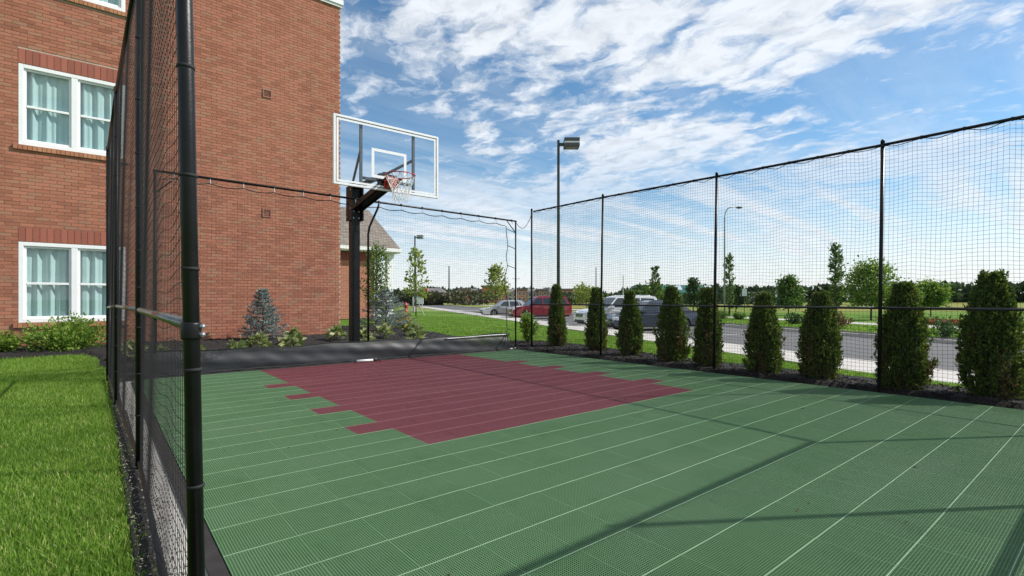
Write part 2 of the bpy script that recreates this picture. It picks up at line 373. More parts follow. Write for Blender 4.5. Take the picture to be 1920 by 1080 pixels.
# ------------------------------------------------------------------ court of snap-together tiles
TS = .307; CX0, CY0, NC, NR = .413, -.294, 22, 29
def tile_mat(name, c1, c2, worn):
    t = MT(name); p = t.pos(); s = t.n('ShaderNodeSeparateXYZ'); t.l(p, s.inputs[0])
    ti = t.n('ShaderNodeCombineXYZ'); t.l(t.math('FLOOR', t.math('DIVIDE', t.math('SUBTRACT', s.outputs[0], CX0), TS)), ti.inputs[0]); t.l(t.math('FLOOR', t.math('DIVIDE', t.math('SUBTRACT', s.outputs[1], CY0), TS)), ti.inputs[1])
    w = t.n('ShaderNodeTexWhiteNoise', noise_dimensions='2D'); t.l(ti.outputs[0], w.inputs['Vector'])
    n1 = t.noise(.9, 5, .6, sc=(.6,1.8,1)); n2 = t.noise(14, 4)
    b = t.mix(t.rng(w.outputs[0], 0, 1, 0, .5), c1, c2)
    b = t.mix(t.rng(n1, .42, .75, 0, .45), b, worn)
    b = t.mix(t.rng(n2, .55, .8, 0, .22), b, worn)
    sp = t.noise(45, 2); b = t.mix(t.rng(sp, .72, .78, 0, .5), b, tuple(x*.35 for x in c1))
    b = t.mix(t.rng(t.noise(2.6, 6, .65, sc=(1.6,.8,1)), .56, .72, 0, .32), b, tuple(x*.55 for x in c1))
    return t.fin(b, t.rng(n1, .3, .8, .6, .75), 0, .2)
M['tile_g'] = tile_mat('court_green', (.082,.170,.077), (.100,.196,.094), (.14,.215,.135))
M['tile_r'] = tile_mat('court_maroon', (.158,.046,.057), (.182,.054,.066), (.225,.095,.105))
M['lip_g'] = simple('green_tile_lip', (.27,.40,.255), .6, var=.12, scale=7)  # lip colours made paler to paint the light that tile edges catch
M['lip_r'] = simple('maroon_tile_lip', (.31,.15,.155), .5, var=.12, scale=7)
mb = MB(); mb.box(.195, 7.262, -.9, 8.70, -.2, -.019)
court = mb.build('court', M['slab'], None); tag(court, 'green and maroon modular tile basketball court on a concrete slab', 'court', kind='structure')
NB = 26; PT = (TS-.005)/NB
def lattice(mb, X, Y, Z):
    h = TS/2; w = PT*.165; x0, x1, y0, y1 = X-h+.0006, X+h-.0006, Y-h+.0006, Y+h-.0036
    for k in range(NB+1):
        c = x0+w+(x1-x0-2*w)*k/NB; mb.box(c-w, c+w, y0, y1, Z-.013, Z, 0, skip=('b','f','k') if 0 < k < NB else ('b',))
        c = y0+w+(y1-y0-2*w)*k/NB; mb.box(x0+.001, x1-.001, c-w, c+w, Z-.0125, Z-.0008, 0, skip=('b','l','r'))
    mb.add([(x0,y0,Z-.0142),(x1,y0,Z-.0142),(x1,y1,Z-.0142),(x0,y1,Z-.0142)], [(0,1,2,3)], 2)
    mb.box(x0, x1, y1+.0002, Y+h-.0004, Z-.014, Z+.0008, 1, skip=('b',))
def tile_mesh(nm, mats):
    mb = MB(); lattice(mb, 0, 0, 0); o = mb.build(nm, mats); me = o.data; bpy.data.objects.remove(o); return me
M['pit'] = simple('hole_shade_sheet', (.030,.032,.028), .95, var=.5, scale=30)  # dark sheet below the lattice, standing in for shade inside the holes
TG, TR = tile_mesh('tile', [M['tile_g'], M['lip_g'], M['pit']]), tile_mesh('tile', [M['tile_r'], M['lip_r'], M['pit']])
def is_red(i, j):
    if 5 <= i < 17 and j >= 12: return True
    return i in (4, 17) and j in (14, 17, 20, 23)
cells_ = []
for i in range(NC):
    for j in range(NR):
        X = CX0 + (i+.5)*TS; Y = CY0 + (j+.5)*TS
        d = .6314*X + .7755*Y; l = .7755*X - .6314*Y
        vis = d > .5 and abs(l/d*952) < 960+40 and 1.1/d*952 < 518+60
        cells_.append((-(1/d**3) if vis else 1e6+d, i, j, X, Y))
cells_.sort(); random.seed(5)
joined = {True: MB(), False: MB()}
h_ = TS/2
for k, (_, i, j, X, Y) in enumerate(cells_):
    red = is_red(i, j); z = random.uniform(-.0008, .0008)
    if k < 300: inst('tile', TR if red else TG, court, (X, Y, z))
    else:
        lattice(joined[red], X, Y, z)
for red in (False, True):
    o = joined[red].build('tile_field', [M['tile_r'], M['lip_r'], M['pit']] if red else [M['tile_g'], M['lip_g'], M['pit']], court); o['kind'] = 'stuff'
mb = MB()
for k in range(10): mb.box(.345, .408, -.85+k*.94, -.85+k*.94+.932, -.018, -.004)
mb.build('rubber_edging', M['edging'], court)
mb = MB(); mb.box(.42, 7.1, 8.618, 8.70, -.018, .012); mb.build('rubber_edging', M['edging'], court)
chips('pebbles', 'pale pebbles scattered along the left fence foot', [(.13,.8),(.30,.8),(.27,9),(.10,9)], 1700, .010, M['pebble'], 3, .01)

# ------------------------------------------------------------------ brick building
YF, XR = 13.5, 5.04
B = thing('brick_building', 'three storey red brick building with white double windows beside the court', 'building', (0, YF, .1))
BO = (0, YF, .1)
WINS = [(-1.195, .44, z, z+1.56) for z in (.655, 4.075, 7.17)] + [(-7.2, -5.56, z, z+1.56) for z in (.655, 4.075, 7.17)]
VENTS = [(3.12, 3.32, 6.07, 6.27), (3.11, 3.31, 3.13, 3.33)]
ZB, ZT = .05, 9.0; XL = -9.0
opens = []
for (a, b, c, d) in WINS: opens.append((a, b, c-.10, d+.29))
opens += VENTS
holes = [(a, b, c, d) for (a, b, c, d) in WINS]
xs = sorted({XL, XR, *[q for w in holes for q in w[:2]]}); zs = sorted({ZB, ZT, *[q for w in holes for q in w[2:]]})
mb = MB(); YM = YF + .008
for a, b in zip(xs[:-1], xs[1:]):
    for c, d in zip(zs[:-1], zs[1:]):
        if any(a >= w[0]-1e-6 and b <= w[1]+1e-6 and c >= w[2]-1e-6 and d <= w[3]+1e-6 for w in holes): continue
        mb.add([(a,YM,c),(b,YM,c),(b,YM,d),(a,YM,d)], [(0,1,2,3)])
for (a, b, c, d) in holes:
    y2 = YF+.16; mb.add([(a,YM,c),(b,YM,c),(b,YM,d),(a,YM,d),(a,y2,c),(b,y2,c),(b,y2,d),(a,y2,d)], [(0,4,5,1),(1,5,6,2),(2,6,7,3),(3,7,4,0)])
mb.add([(XR-.008,YM,ZB),(XR-.008,YF+11,ZB),(XR-.008,YF+11,ZT),(XR-.008,YM,ZT),(XL,YF+11,ZB),(XL,YM,ZB),(XL,YM,ZT),(XL,YF+11,ZT)], [(0,1,2,3),(4,5,6,7),(1,4,7,2)])
mb.build('wall', M['mortar'], B, BO)
# bricks in running bond, cut round the openings
pieces = []
nrow = int((ZT-.01)/BH)
rb = random.Random(3)
for r_ in range(1, nrow):
    z0 = r_*BH + .005; z1 = z0 + BH - .0095; zc_ = (z0+z1)/2
    ivs = [(XL, XR)]
    for (a, b, c, d) in opens:
        if c < zc_ < d:
            new = []
            for (p, q) in ivs:
                if b <= p or a >= q: new.append((p, q)); continue
                if a > p: new.append((p, a))
                if b < q: new.append((b, q))
            ivs = new
    shift = -.5*BL*(r_ % 2)
    for (p, q) in ivs:
        k0 = math.floor((p-shift)/BL)-1
        while True:
            a = k0*BL + shift + .005; b = a + BL - .010; k0 += 1
            if a >= q: break
            a2, b2 = max(a, p+.002 if p > XL else p), min(b, q-.002 if q < XR else q)
            if b2 - a2 > .03: pieces.append((a2, b2, z0, z1))
def apparent(q):
    X = (q[0]+q[1])/2; d = .6314*X+.7755*YF; l = .7755*X-.6314*YF; x = 960+952*l/d; y = 562-((q[2]+q[3])/2-1.1)/d*952
    if not (3 < x < 636 and 3 < y < 660): return 1e9 + d
    if 196 < x < 385: return 1e6 + d
    return d - 3*min(1, (q[1]-q[0])/.2)
pieces.sort(key=apparent)
bm_full = MB(); hx, hz = (BL-.010)/2, (BH-.0095)/2
bm_full.box(-hx, hx, 0, .03, -hz, hz, skip=('k',)); tmp = bm_full.build('brick', M['brick']); BRK = tmp.data; bpy.data.objects.remove(tmp)
field = MB()
for k, (a, b, c, d) in enumerate(pieces):
    y = YF + rb.uniform(-.0022, .0022)
    if k < 300:
        o = inst('brick', BRK, B, ((a+b)/2, y-BO[1], (c+d)/2-BO[2])); o.scale = ((b-a)/2/hx, 1, 1)
    else: field.box(a, b, y, y+.02, c, d, 0, skip=('k',))
for r_ in range(1, nrow):       # return wall round the corner
    z0 = r_*BH + .005; z1 = z0 + BH - .0095; sft = (.5*BL if r_ % 2 else 0)
    for k in range(0, 24):
        y0 = YF + .03 + k*BL + sft; field.box(XR-.02, XR+rb.uniform(-.002,.002), y0, y0+BL-.01, z0, z1, 0, skip=('l',))
o = field.build('brick_field', M['brick'], B, BO); o['kind'] = 'stuff'
# windows
def curtain_mesh(w, h, seed):
    r = random.Random(seed); n = 90; v = []; f = []
    ph = [r.uniform(0, 6) for _ in range(4)]
    for i in range(n+1):
        x = w*i/n; y = .036*math.sin(x*27+ph[0]+1.7*math.sin(x*6+ph[1])) + .016*math.sin(x*61+ph[2]); y2 = y*.75 + .012*math.sin(x*21+ph[3])
        v += [(x, y, 0), (x, y2, h)]
        if i: f.append((2*i-2, 2*i, 2*i+1, 2*i-1))
    return v, f
for wi, (a, b, c, d) in enumerate(WINS):
    y0 = YF - .004; mid = (a+b)/2; fr = .075
    mb = MB(); yb = YF + .11
    for (p, q, r1, r2) in ((a+.002, a+fr, c+.002, d-.002), (b-fr, b-.002, c+.002, d-.002), (a+fr, b-fr, d-fr, d-.002), (a+fr, b-fr, c+.002, c+fr*1.05), (mid-.05, mid+.05, c+fr*1.05, d-fr)):
        mb.box(p, q, y0 if abs(p-(mid-.05)) > 1e-6 else y0+.004, yb, r1, r2)
    win = mb.build('window', M['white'], B, BO, bevel=.006)
    for s_ in (0, 1):
        p, q = (a+fr, mid-.05) if s_ == 0 else (mid+.05, b-fr); zb, zt = c+fr*1.05, d-fr; zm = (zb+zt)/2 - .02
        mb = MB(); ys_ = YF + .030; w_ = .038
        mb.box(p+.001, p+w_, ys_, ys_+.05, zb, zt); mb.box(q-w_, q-.001, ys_, ys_+.05, zb, zt); mb.box(p+w_, q-w_, ys_, ys_+.05, zt-w_, zt-.001); mb.box(p+w_, q-w_, ys_, ys_+.05, zb+.001, zb+w_*1.2)
        mb.box(p+w_, q-w_, ys_-.006, ys_+.05, zm-.022, zm+.022)
        mb.build('sash', M['white'], win, BO, bevel=.004)
        for (u0, u1) in ((zb+w_*1.2, zm-.022), (zm+.022, zt-w_)):
            mb = MB(); yy = ys_ + .028; mb.add([(p+w_,yy,u0),(q-w_,yy,u0),(q-w_,yy,u1),(p+w_,yy,u1)], [(0,1,2,3)]); mb.build('pane', M['glass'], win, BO)
        v, f = curtain_mesh(q-p+.1, zt-zb+.1, wi*2+s_)
        mb = MB(); mb.add([(p-.05+x, YF+.125+y, zb-.05+z) for x, y, z in v], f); mb.build('curtain', M['curtain'], win, BO, smooth=True)
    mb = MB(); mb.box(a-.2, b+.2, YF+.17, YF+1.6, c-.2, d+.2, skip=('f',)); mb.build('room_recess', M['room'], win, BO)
    # lintel of soldier bricks and sill of rowlock bricks
    ln = MB().box(a-.002, b+.002, YF+.006, YF+.10, d+.002, d+.288).build('lintel', M['mortar'], B, BO)
    n = 16; pw = (b-a)/n
    mbs = MB().box(-pw/2+.005, pw/2-.005, 0, .05, -.138, .138, skip=('k',)); tmp = mbs.build('soldier_brick', M['soldier']); sm = tmp.data; bpy.data.objects.remove(tmp)
    for k in range(n): inst('soldier_brick', sm, ln, (a+(k+.5)*pw, -.006, d+.147-BO[2]))
    sl = MB().box(a-.06, b+.06, YF-.028, YF+.05, c-.092, c-.004).build('sill', M['mortar'], B, BO)
    n = 26; pw = (b-a+.14)/n
    mbs = MB().box(-pw/2+.004, pw/2-.004, 0, .06, -.044, .044); tmp = mbs.build('rowlock_brick', M['rowlock']); sm = tmp.data; bpy.data.objects.remove(tmp)
    for k in range(n): inst('rowlock_brick', sm, sl, (a-.07+(k+.5)*pw, -.042, c-.047-BO[2]))
M['vent'] = simple('vent_brown', (.32,.125,.085), .7)
for (a, b, c, d) in VENTS:
    mb = MB(); mb.box(a, b, YF-.022, YF+.05, c, c+.022).box(a, b, YF-.022, YF+.05, d-.022, d).box(a, a+.022, YF-.022, YF+.05, c+.022, d-.022).box(b-.022, b, YF-.022, YF+.05, c+.022, d-.022)
    vt = mb.build('vent', M['vent'], B, BO)
    for k in range(5):
        z = c+.03+k*.028; MB().add([(a+.022,YF-.012,z),(b-.022,YF-.012,z),(b-.022,YF+.02,z+.026),(a+.022,YF+.02,z+.026)], [(0,1,2,3)]).build('louvre', M['vent'], vt, BO)
# trim, siding storey and roof above the brick
MB().box(XL, XR+.06, YF-.07, YF+.4, ZT+.005, ZT+.13).box(XL, XR+.03, YF-.04, YF+.3, ZT-.06, ZT+.003).build('white_trim', M['white'], B, BO)
sd = MB().box(XL, XR-.12, YF+.06, YF+11, ZT+.12, ZT+2.9).build('upper_wall', M['siding'], B, BO)
for k in range(18):
    z = ZT+.14+k*.15; MB().add([(XL,YF+.035,z),(XR-.22,YF+.035,z),(XR-.22,YF+.055,z+.148),(XL,YF+.055,z+.148)], [(0,1,2,3)]).build('siding_board', M['siding'], sd, BO)
MB().box(XR-.22, XR-.1, YF+.02, YF+.2, ZT+.131, ZT+2.9).build('corner_board', M['white'], B, BO)

def shingle_mat():
    t = MT('shingle'); br = t.n('ShaderNodeTexBrick'); sp = t.n('ShaderNodeSeparateXYZ'); t.l(t.pos(), sp.inputs[0]); cb = t.n('ShaderNodeCombineXYZ')
    t.l(t.math('ADD', sp.outputs[0], sp.outputs[1]), cb.inputs[0]); t.l(sp.outputs[2], cb.inputs[1]); t.l(cb.outputs[0], br.inputs[0])
    br.inputs['Scale'].default_value = 1; br.inputs['Brick Width'].default_value = .3; br.inputs['Row Height'].default_value = .11; br.inputs['Mortar Size'].default_value = .012
    br.inputs['Color1'].default_value = (.17,.14,.12,1); br.inputs['Color2'].default_value = (.27,.235,.20,1); br.inputs['Mortar'].default_value = (.07,.06,.055,1)
    return t.fin(t.mix(t.rng(t.noise(3, 4), .3, .7, 0, .4), br.outputs[0], (.20,.18,.16)), .95)
M['shingle'] = shingle_mat()
def far_brick():
    t = MT('far_brick'); br = t.n('ShaderNodeTexBrick'); sp = t.n('ShaderNodeSeparateXYZ'); t.l(t.pos(), sp.inputs[0]); cb = t.n('ShaderNodeCombineXYZ')
    t.l(t.math('ADD', sp.outputs[0], sp.outputs[1]), cb.inputs[0]); t.l(sp.outputs[2], cb.inputs[1]); t.l(cb.outputs[0], br.inputs[0])
    br.inputs['Scale'].default_value = 1; br.inputs['Brick Width'].default_value = BL; br.inputs['Row Height'].default_value = BH; br.inputs['Mortar Size'].default_value = .005
    br.inputs['Color1'].default_value = (.40,.14,.08,1); br.inputs['Color2'].default_value = (.31,.10,.06,1); br.inputs['Mortar'].default_value = (.45,.36,.28,1)
    return t.fin(br.outputs[0], .9)
M['far_brick'] = far_brick()
MB().add([(XL-.4,YF-.4,ZT+2.9),(XR+.4,YF-.4,ZT+2.9),(XR+.4,YF+11,ZT+2.9),(XL-.4,YF+11,ZT+2.9),(XL+3,YF+5,ZT+5.8),(XR-5,YF+5,ZT+5.8)], [(0,1,5,4),(1,2,5),(2,3,4,5),(3,0,4),(3,2,1,0)]).build('roof', M['shingle'], B, BO)

# lower wing with a hipped shingle roof
PO = (10, 28.2, .1)
Pv = thing('brick_pavilion', 'low brick wing with brown shingle hip roof and white corner columns', 'building', PO)
MB().box(5.5, 12.45, 28.2, 34, .02, 3.85).build('wall', M['far_brick'], Pv, PO)
MB().box(5.5, 12.46, 28.17, 28.19, 3.35, 3.84).build('eave_shade_band', simple('eave_shade_red', (.20,.05,.035), .8), Pv, PO)  # dark red band paints the eave's shadow along the wall top
rf = MB().add([(5,27.7,4.10),(14.0,27.7,4.10),(14.0,34.5,4.10),(5,34.5,4.10),(5,31.0,6.85),(13.38,31.0,6.85)], [(0,1,5,4),(1,2,5),(2,3,4,5),(3,2,1,0)]).build('roof', M['shingle'], Pv, PO)
MB().box(5, 14.03, 27.62, 27.72, 3.93, 4.12).box(13.97, 14.05, 27.72, 34.5, 3.93, 4.12).build('gutter', M['white'], rf, PO)
MB().box(5, 13.97, 27.73, 34.4, 3.86, 3.95).build('soffit', M['white'], Pv, PO)
for x in (12.5, 13.35):
    c_ = MB().box(x, x+.36, 28.15, 28.5, .0, 3.85).box(x-.05, x+.41, 28.1, 28.55, .0, .25).box(x-.05, x+.41, 28.1, 28.55, 3.6, 3.85).build('column', M['white'], Pv, PO, bevel=.01)

# ------------------------------------------------------------------ fences and nets
def strands(polys, r, sides=3):
    """polys: list of (k,3) arrays -> one joined mesh of thin cords"""
    V, F, base = [], [], 0
    ang = np.arange(sides)*2*np.pi/sides
    for P in polys:
        P = np.asarray(P, float); k = len(P); T = np.gradient(P, axis=0); T /= np.linalg.norm(T, axis=1)[:,None]
        ref = np.where(np.abs(T[:, 2:3]) > .7, np.array([[1.,0,0]]), np.array([[0,0,1.]]))
        A = np.cross(T, ref); A /= np.linalg.norm(A, axis=1)[:,None]; Bn = np.cross(T, A)
        ring = P[:,None,:] + r*(A[:,None,:]*np.cos(ang)[None,:,None] + Bn[:,None,:]*np.sin(ang)[None,:,None])
        V.append(ring.reshape(-1,3)); i, j = np.meshgrid(np.arange(k-1), np.arange(sides), indexing='ij')
        a = base+i*sides+j; b = base+i*sides+(j+1) % sides
        F.append(np.stack([a, b, b+sides, a+sides], -1).reshape(-1,4)); base += k*sides
    return np.concatenate(V), np.concatenate(F)
def net(name, a, b, za, zb, parent, off, cell=.0445, r=.0012, sag=.02, seed=0, bow=.02, bays=4, zlow=.02, wave=.006):
    a, b = np.array(a, float), np.array(b, float); Ln = np.linalg.norm(b-a); u = (b-a)/Ln; nrm = np.array([-u[1], u[0]])
    rg = np.random.default_rng(seed); ph = rg.random(8)*6.3
    def pt(s, tz):           # s along, tz 0..1 height
        zt = za + (zb-za)*s/Ln
        fr = (s/Ln*bays) % 1.0
        top = zt - sag*4*fr*(1-fr) - .012*np.sin(s*9+ph[0])
        z = zlow + (top-zlow)*tz + wave*np.sin(s*3.1+ph[1]+tz*9)*np.sin(tz*3.14) + wave*.6*np.sin(s*11+ph[2]+tz*23)
        o = bow*np.sin(tz*3.14)*np.sin(fr*3.14)*np.sin(s*1.3+ph[3]) + .22*bow*np.sin(s*7+tz*11+ph[4])
        q = s + .008*np.sin(tz*8+ph[5]+s*.9)
        return np.stack([a[0]+u[0]*q+nrm[0]*o, a[1]+u[1]*q+nrm[1]*o, z], -1)
    polys = []
    ns = int(Ln/cell); nz = int(((za+zb)/2-zlow)/cell)
    tz = np.linspace(0, 1, 22)
    for i in range(ns+1): polys.append(pt(np.full(22, i*Ln/ns), tz))
    ss = np.linspace(0, Ln, max(20, int(Ln/.11)))
    for j in range(nz+1): polys.append(pt(ss, np.full(len(ss), j/nz)))
    v, f = strands(polys, r)
    o = np_mesh(name, v-np.array(off), f, M['cord'], parent); o['kind'] = 'stuff'; return o
def rope(name, pts, r, parent, off, mat='cord', n=6):
    return MB().tube(pts, r, n).build(name, M[mat], parent, off, smooth=True)
def post(parent, off, x, y, h, r=.0215, lean=(0,0), z0=-.15, cap=True):
    o = MB().tube([(x, y, z0), (x+lean[0]*.5, y+lean[1]*.5, h*.5), (x+lean[0], y+lean[1], h)], r, 16).build('post', M['black'], parent, off, smooth=True)
    if cap: MB().lathe([(r*1.12,-.02),(r*1.12,.012),(r*.8,.03),(.001,.036)], (x+lean[0], y+lean[1], h), n=16).build('cap', M['black'], o, off, smooth=True)
    return o
# left fence, seen along its length
LO = (.17, 1.54, 0)
LF = thing('net_fence', 'tall black pole and net fence on the left beside the lawn', 'fence', LO)
LP = [(.185,1.54,3.35), (.205,4.09,3.33), (.145,6.72,3.30), (.10,9.0,3.2)]
for i, (x, y, h_) in enumerate(LP):
    p_ = post(LF, LO, x + (0 if i else .020), y - (0 if i else .016), h_, (.0212 if i else .0192), (0,0) if i else (-.060,.049))
    zs_ = (.35, .62, .92, 1.18, 1.42, 1.70, 2.05, 2.4, 2.8)
    for z in zs_:
        lx = 0 if i else .020-.060*z/3.35; ly = 0 if i else -.016+.049*z/3.35
        MB().tube([(x+lx, y+ly, z-.004), (x+lx, y+ly, z+.004)], .0228 if i else .0208, 16).build('tie_band', M['cord'], p_, LO, smooth=True)
    # rail clamp with bolts
    mb = MB(); mb.lathe([(.0225,-.022),(.0238,-.016),(.0238,.016),(.0225,.022)], (x, y, 1.02), n=16); mb.build('clamp', M['black'], p_, LO, smooth=True)
    for dz in (-.010, .011): MB().lathe([(.006,0),(.006,.008),(.003,.011)], (x+.020, y-.012, 1.02+dz), (.8,-.6,0), 8).build('bolt', M['galv'], p_, LO)
for (p, q) in zip(LP[:-1], LP[1:]):
    zr = lambda w: 1.035 if w is not LP[3] else .995
    MB().tube([(p[0],p[1],zr(p)),(q[0],q[1],zr(q))], .0165, 12).build('mid_rail', M['rail_glint'], LF, LO, smooth=True)
    MB().tube([(p[0],p[1],p[2]-.03),(q[0],q[1],q[2]-.03)], .0185, 12).build('top_rail', M['black'], LF, LO, smooth=True)
    net('net', (p[0]+.004,p[1]+.02), (q[0]+.004,q[1]), p[2]-.04, q[2]-.04, LF, LO, seed=int(p[1]*10), bays=1, wave=.016, r=.00112, bow=.008)
MB().tube([(.185,1.54,.05),(.205,4.09,.05),(.145,6.72,.05),(.10,9.0,.05)], .012, 8).build('bottom_rail', M['black'], LF, LO, smooth=True)
# right fence
def fx(y): return 7.15 + .055*y
RO = (7.25, 2, 0)
RF = thing('net_fence', 'black post and square net fence along the right side by the arborvitae', 'fence', RO)
RP = [(-.3, 2.97), (1.945, 2.99), (4.12, 3.04), (6.52, 3.11), (8.66, 3.14)]
for i, (y, h_) in enumerate(RP): post(RF, RO, fx(y), y, h_, .0205, (.035, -.03) if i < 4 else (0, 0))
for (p, q) in zip(RP[:-1], RP[1:]):
    a, b = (fx(p[0])+.035, p[0]-.03, p[1]-.035), (fx(q[0])+.035, q[0]-.03, q[1]-.035)
    MB().tube([a, b], .0175, 12).build('top_rail', M['black'], RF, RO, smooth=True)
    MB().tube([(fx(p[0])+.01, p[0], 1.0), (fx(q[0])+.01, q[0], 1.0)], .0155, 12).build('mid_rail', M['rail_black'], RF, RO, smooth=True)
    pts = []; 
    for k in range(49):
        t_ = k/48; s_ = (t_*6) % 1; sg = .018 + .032*math.sin(s_*math.pi)**2 * (1+.4*math.sin(k*.7+p[0]))
        c = [a[m]+(b[m]-a[m])*t_ for m in range(3)]; pts.append((c[0]-.02, c[1], c[2]-sg))
        if k % 8 == 0 and 0 < k < 48: MB().tube([(c[0], c[1]-.012, c[2]), (c[0], c[1]+.012, c[2])], .022, 8).build('tie', M['cord'], RF, RO)
    rope('rope', pts, .0042, RF, RO)
net('net', (fx(-.3)-.02,-.3), (fx(8.66)-.02,8.66), 2.90, 3.06, RF, RO, seed=4, bays=24, sag=.02, bow=.04, r=.0014, wave=.010)
# near fence behind the viewer (its shadow falls across the court)
NO = (5, -.3, 0)
NF = thing('net_fence', 'black post and net fence at the near end of the court', 'fence', NO)
for x in (4.86, 2.6): post(NF, NO, x, -.3, 2.97, .022)
for a, b in ((2.6, 4.86), (4.86, 7.13)):
    MB().tube([(a,-.3,2.94),(b,-.3,2.94)], .024, 12).build('top_rail', M['black'], NF, NO, smooth=True)
    MB().tube([(a,-.3,1.0),(b,-.3,1.0)], .030, 12).build('mid_rail', M['rail_black'], NF, NO, smooth=True)
net('net', (2.6,-.28), (7.1,-.28), 2.9, 2.9, NF, NO, seed=9, bays=2, r=.0011)

# back net on a pipe frame
YB = 8.80; KO = (3.8, YB, 0)
BN = thing('back_net_frame', 'black pipe frame with net behind the hoop at the far end', 'net frame', KO)
fpts = [(.62, YB, 2.93), (7.27, YB, 2.86)]
post(BN, KO, .62, YB, 2.93, .020, cap=False); post(BN, KO, 7.27, YB, 2.86, .018, cap=False)
MB().tube([(.60,YB,2.935),(3.9,YB,2.895),(7.29,YB,2.865)], .0185, 12).build('top_rail', M['black'], BN, KO, smooth=True)
for x, s_ in ((.62, 1), (7.27, -1)):
    MB().tube([(x+s_*.26,YB+.02,2.88),(x,YB+.02,2.62)], .010, 8).build('corner_brace', M['black'], BN, KO, smooth=True)
MB().tube([(3.84,YB+.10,0),(3.84,YB+.10,2.30),(3.86,YB+.09,2.44),(4.0,YB+.03,2.80),(4.02,YB+.02,2.88)], .020, 12).build('bent_support', M['black'], BN, KO, smooth=True)
rr = random.Random(8); pts = []; clip_x = [.85+.45*k for k in range(15)]
for k in range(141):
    t_ = k/140; x = .66+6.28*t_; ph = ((x-.85)/.45) % 1
    pts.append((x, YB-.02, 2.945-.07*t_/1 - .09 - .035*math.sin(math.pi*ph)**1.0 - .02*t_))
pts += [(6.98,YB-.02,2.72),(6.99,YB-.02,2.55),(7.03,YB-.02,2.30),(6.98,YB-.02,2.05),(7.02,YB-.02,1.85),(6.94,YB-.02,1.6),(6.95,YB-.02,1.3),(7.02,YB-.02,1.05),(6.99,YB-.02,.8),(7.0,YB-.02,.52),(7.02,YB-.02,.45),(6.96,YB-.02,.34)]
rope('lacing_rope', pts, .0075, BN, KO)
for z in (2.66, 2.30, 1.86, .45):
    MB().tube([(7.02,YB-.02,z),(7.27,YB,z-.06)], .008, 6).build('strap', M['black'], BN, KO)
for x in clip_x:
    zt = 2.935-.07*(x-.6)/6.7
    c_ = MB().tube([(x-.014,YB,zt),(x+.014,YB,zt)], .025, 10).build('clip', M['cord'], BN, KO)
    MB().tube([(x,YB-.02,zt-.02),(x+.006,YB-.022,zt-.085)], .006, 6).build('hook', M['galv'], c_, KO)
net('net', (.66,YB-.03), (7.05,YB-.03), 2.84, 2.76, BN, KO, seed=12, bays=14, sag=.03, bow=.03, r=.0010, cell=.05, zlow=.3)
rope('tie_rope', [(7.27,YB,2.84)]+[(7.27+.36*t_/8, YB-.14*t_/8, 2.84+.2*t_/8-.22*math.sin(math.pi*t_/8)) for t_ in range(1,8)]+[(7.63,8.66,3.06)], .006, BN, KO)
# dark fabric skirt sagging along the foot of the back net
t = MT('skirt_fabric'); n1 = t.noise(2.2, 4, sc=(.6,1,6)); n2 = t.noise(600, 2)
c_ = t.ramp(n1, [(.35, (.009,.010,.012)), (.7, (.030,.033,.038))]); t.fin(c_, .42, 0, .5)
tr = t.n('ShaderNodeBsdfTransparent'); mx_ = t.n('ShaderNodeMixShader'); mx_.inputs[0].default_value = .10
t.l(t.p.outputs[0], mx_.inputs[1]); t.l(tr.outputs[0], mx_.inputs[2]); t.l(mx_.outputs[0], t.out.inputs[0]); M['skirt'] = t.m
SK = thing('net_skirt', 'dark grey fabric skirt sagging along the foot of the back net', 'windscreen', (3.8, 8.74, 0)); SO = (3.8, 8.74, 0)
nx, nz = 120, 12; v = []; f = []
for i in range(nx+1):
    x = .45 + 6.6*i/nx
    hh = .325 + .012*math.sin(x*2.1) - .02*math.sin(x*5.3+1)*.5
    for j in range(nz+1):
        q = j/nz; bulge = .018*math.sin(q*math.pi*.95)*(1+.5*math.sin(x*1.7)) + .006*math.sin(x*2.3+q*9); fold = .003*math.sin(x*17+q*7)*math.sin(q*3.1)
        v.append((x, 8.735 - bulge - fold + .06*q, .016+hh*q))
    if i:
        for j in range(nz):
            a = (i-1)*(nz+1)+j; f.append((a, a+nz+1, a+nz+2, a+1))
MB().add(v, f).build('fabric', M['skirt'], SK, SO, smooth=True)
MB().tube([(.45+6.6*k/60, 8.795, .343+.012*math.sin((.45+6.6*k/60)*2.1)-.01*math.sin((.45+6.6*k/60)*5.3+1)) for k in range(61)], .009, 8).build('hem_cord', M['cord'], SK, SO, smooth=True)
MB().tube([(5.4+1.62*k/20, 8.76, .318+.012*math.sin((5.4+1.62*k/20)*2.1)+.006) for k in range(21)], .011, 8).build('edge_pipe', simple('grey_pipe', (.35,.36,.37), .4, .3), SK, SO, smooth=True)
MB().tube([(7.02,8.75,.36),(6.9,8.66,.02)], .008, 6).tube([(7.05,8.76,.37),(7.08,8.68,.015)], .006, 6).build('end_cord', M['cord'], SK, SO)
MB().tube([(.45+6.6*k/70, 8.705+.01*math.sin(k*1.3), .022+.006*math.sin(k*2.1)) for k in range(71)], .014, 8).build('foot_rope', M['cord'], SK, SO, smooth=True)
PVO = (3.8, 8.58, .02)
pv = thing('net_weight', 'white pipe with a dark end lying on the maroon tiles by the skirt', 'pipe', PVO)
MB().tube([(3.50,8.60,.026),(3.80,8.585,.026)], .022, 10).build('tube', M['pvc'], pv, PVO, smooth=True)
MB().lathe([(.028,0),(.03,.02),(.03,.05),(.016,.07)], (3.80,8.585,.03), (1,-.05,.1), 10).build('end_cap', M['edging'], pv, PVO, smooth=True)
MB().bar((3.86,8.60,.02),(3.93,8.50,.012),.03,.012).build('strap', simple('maroon_strap', (.17,.04,.05), .6), pv, PVO)
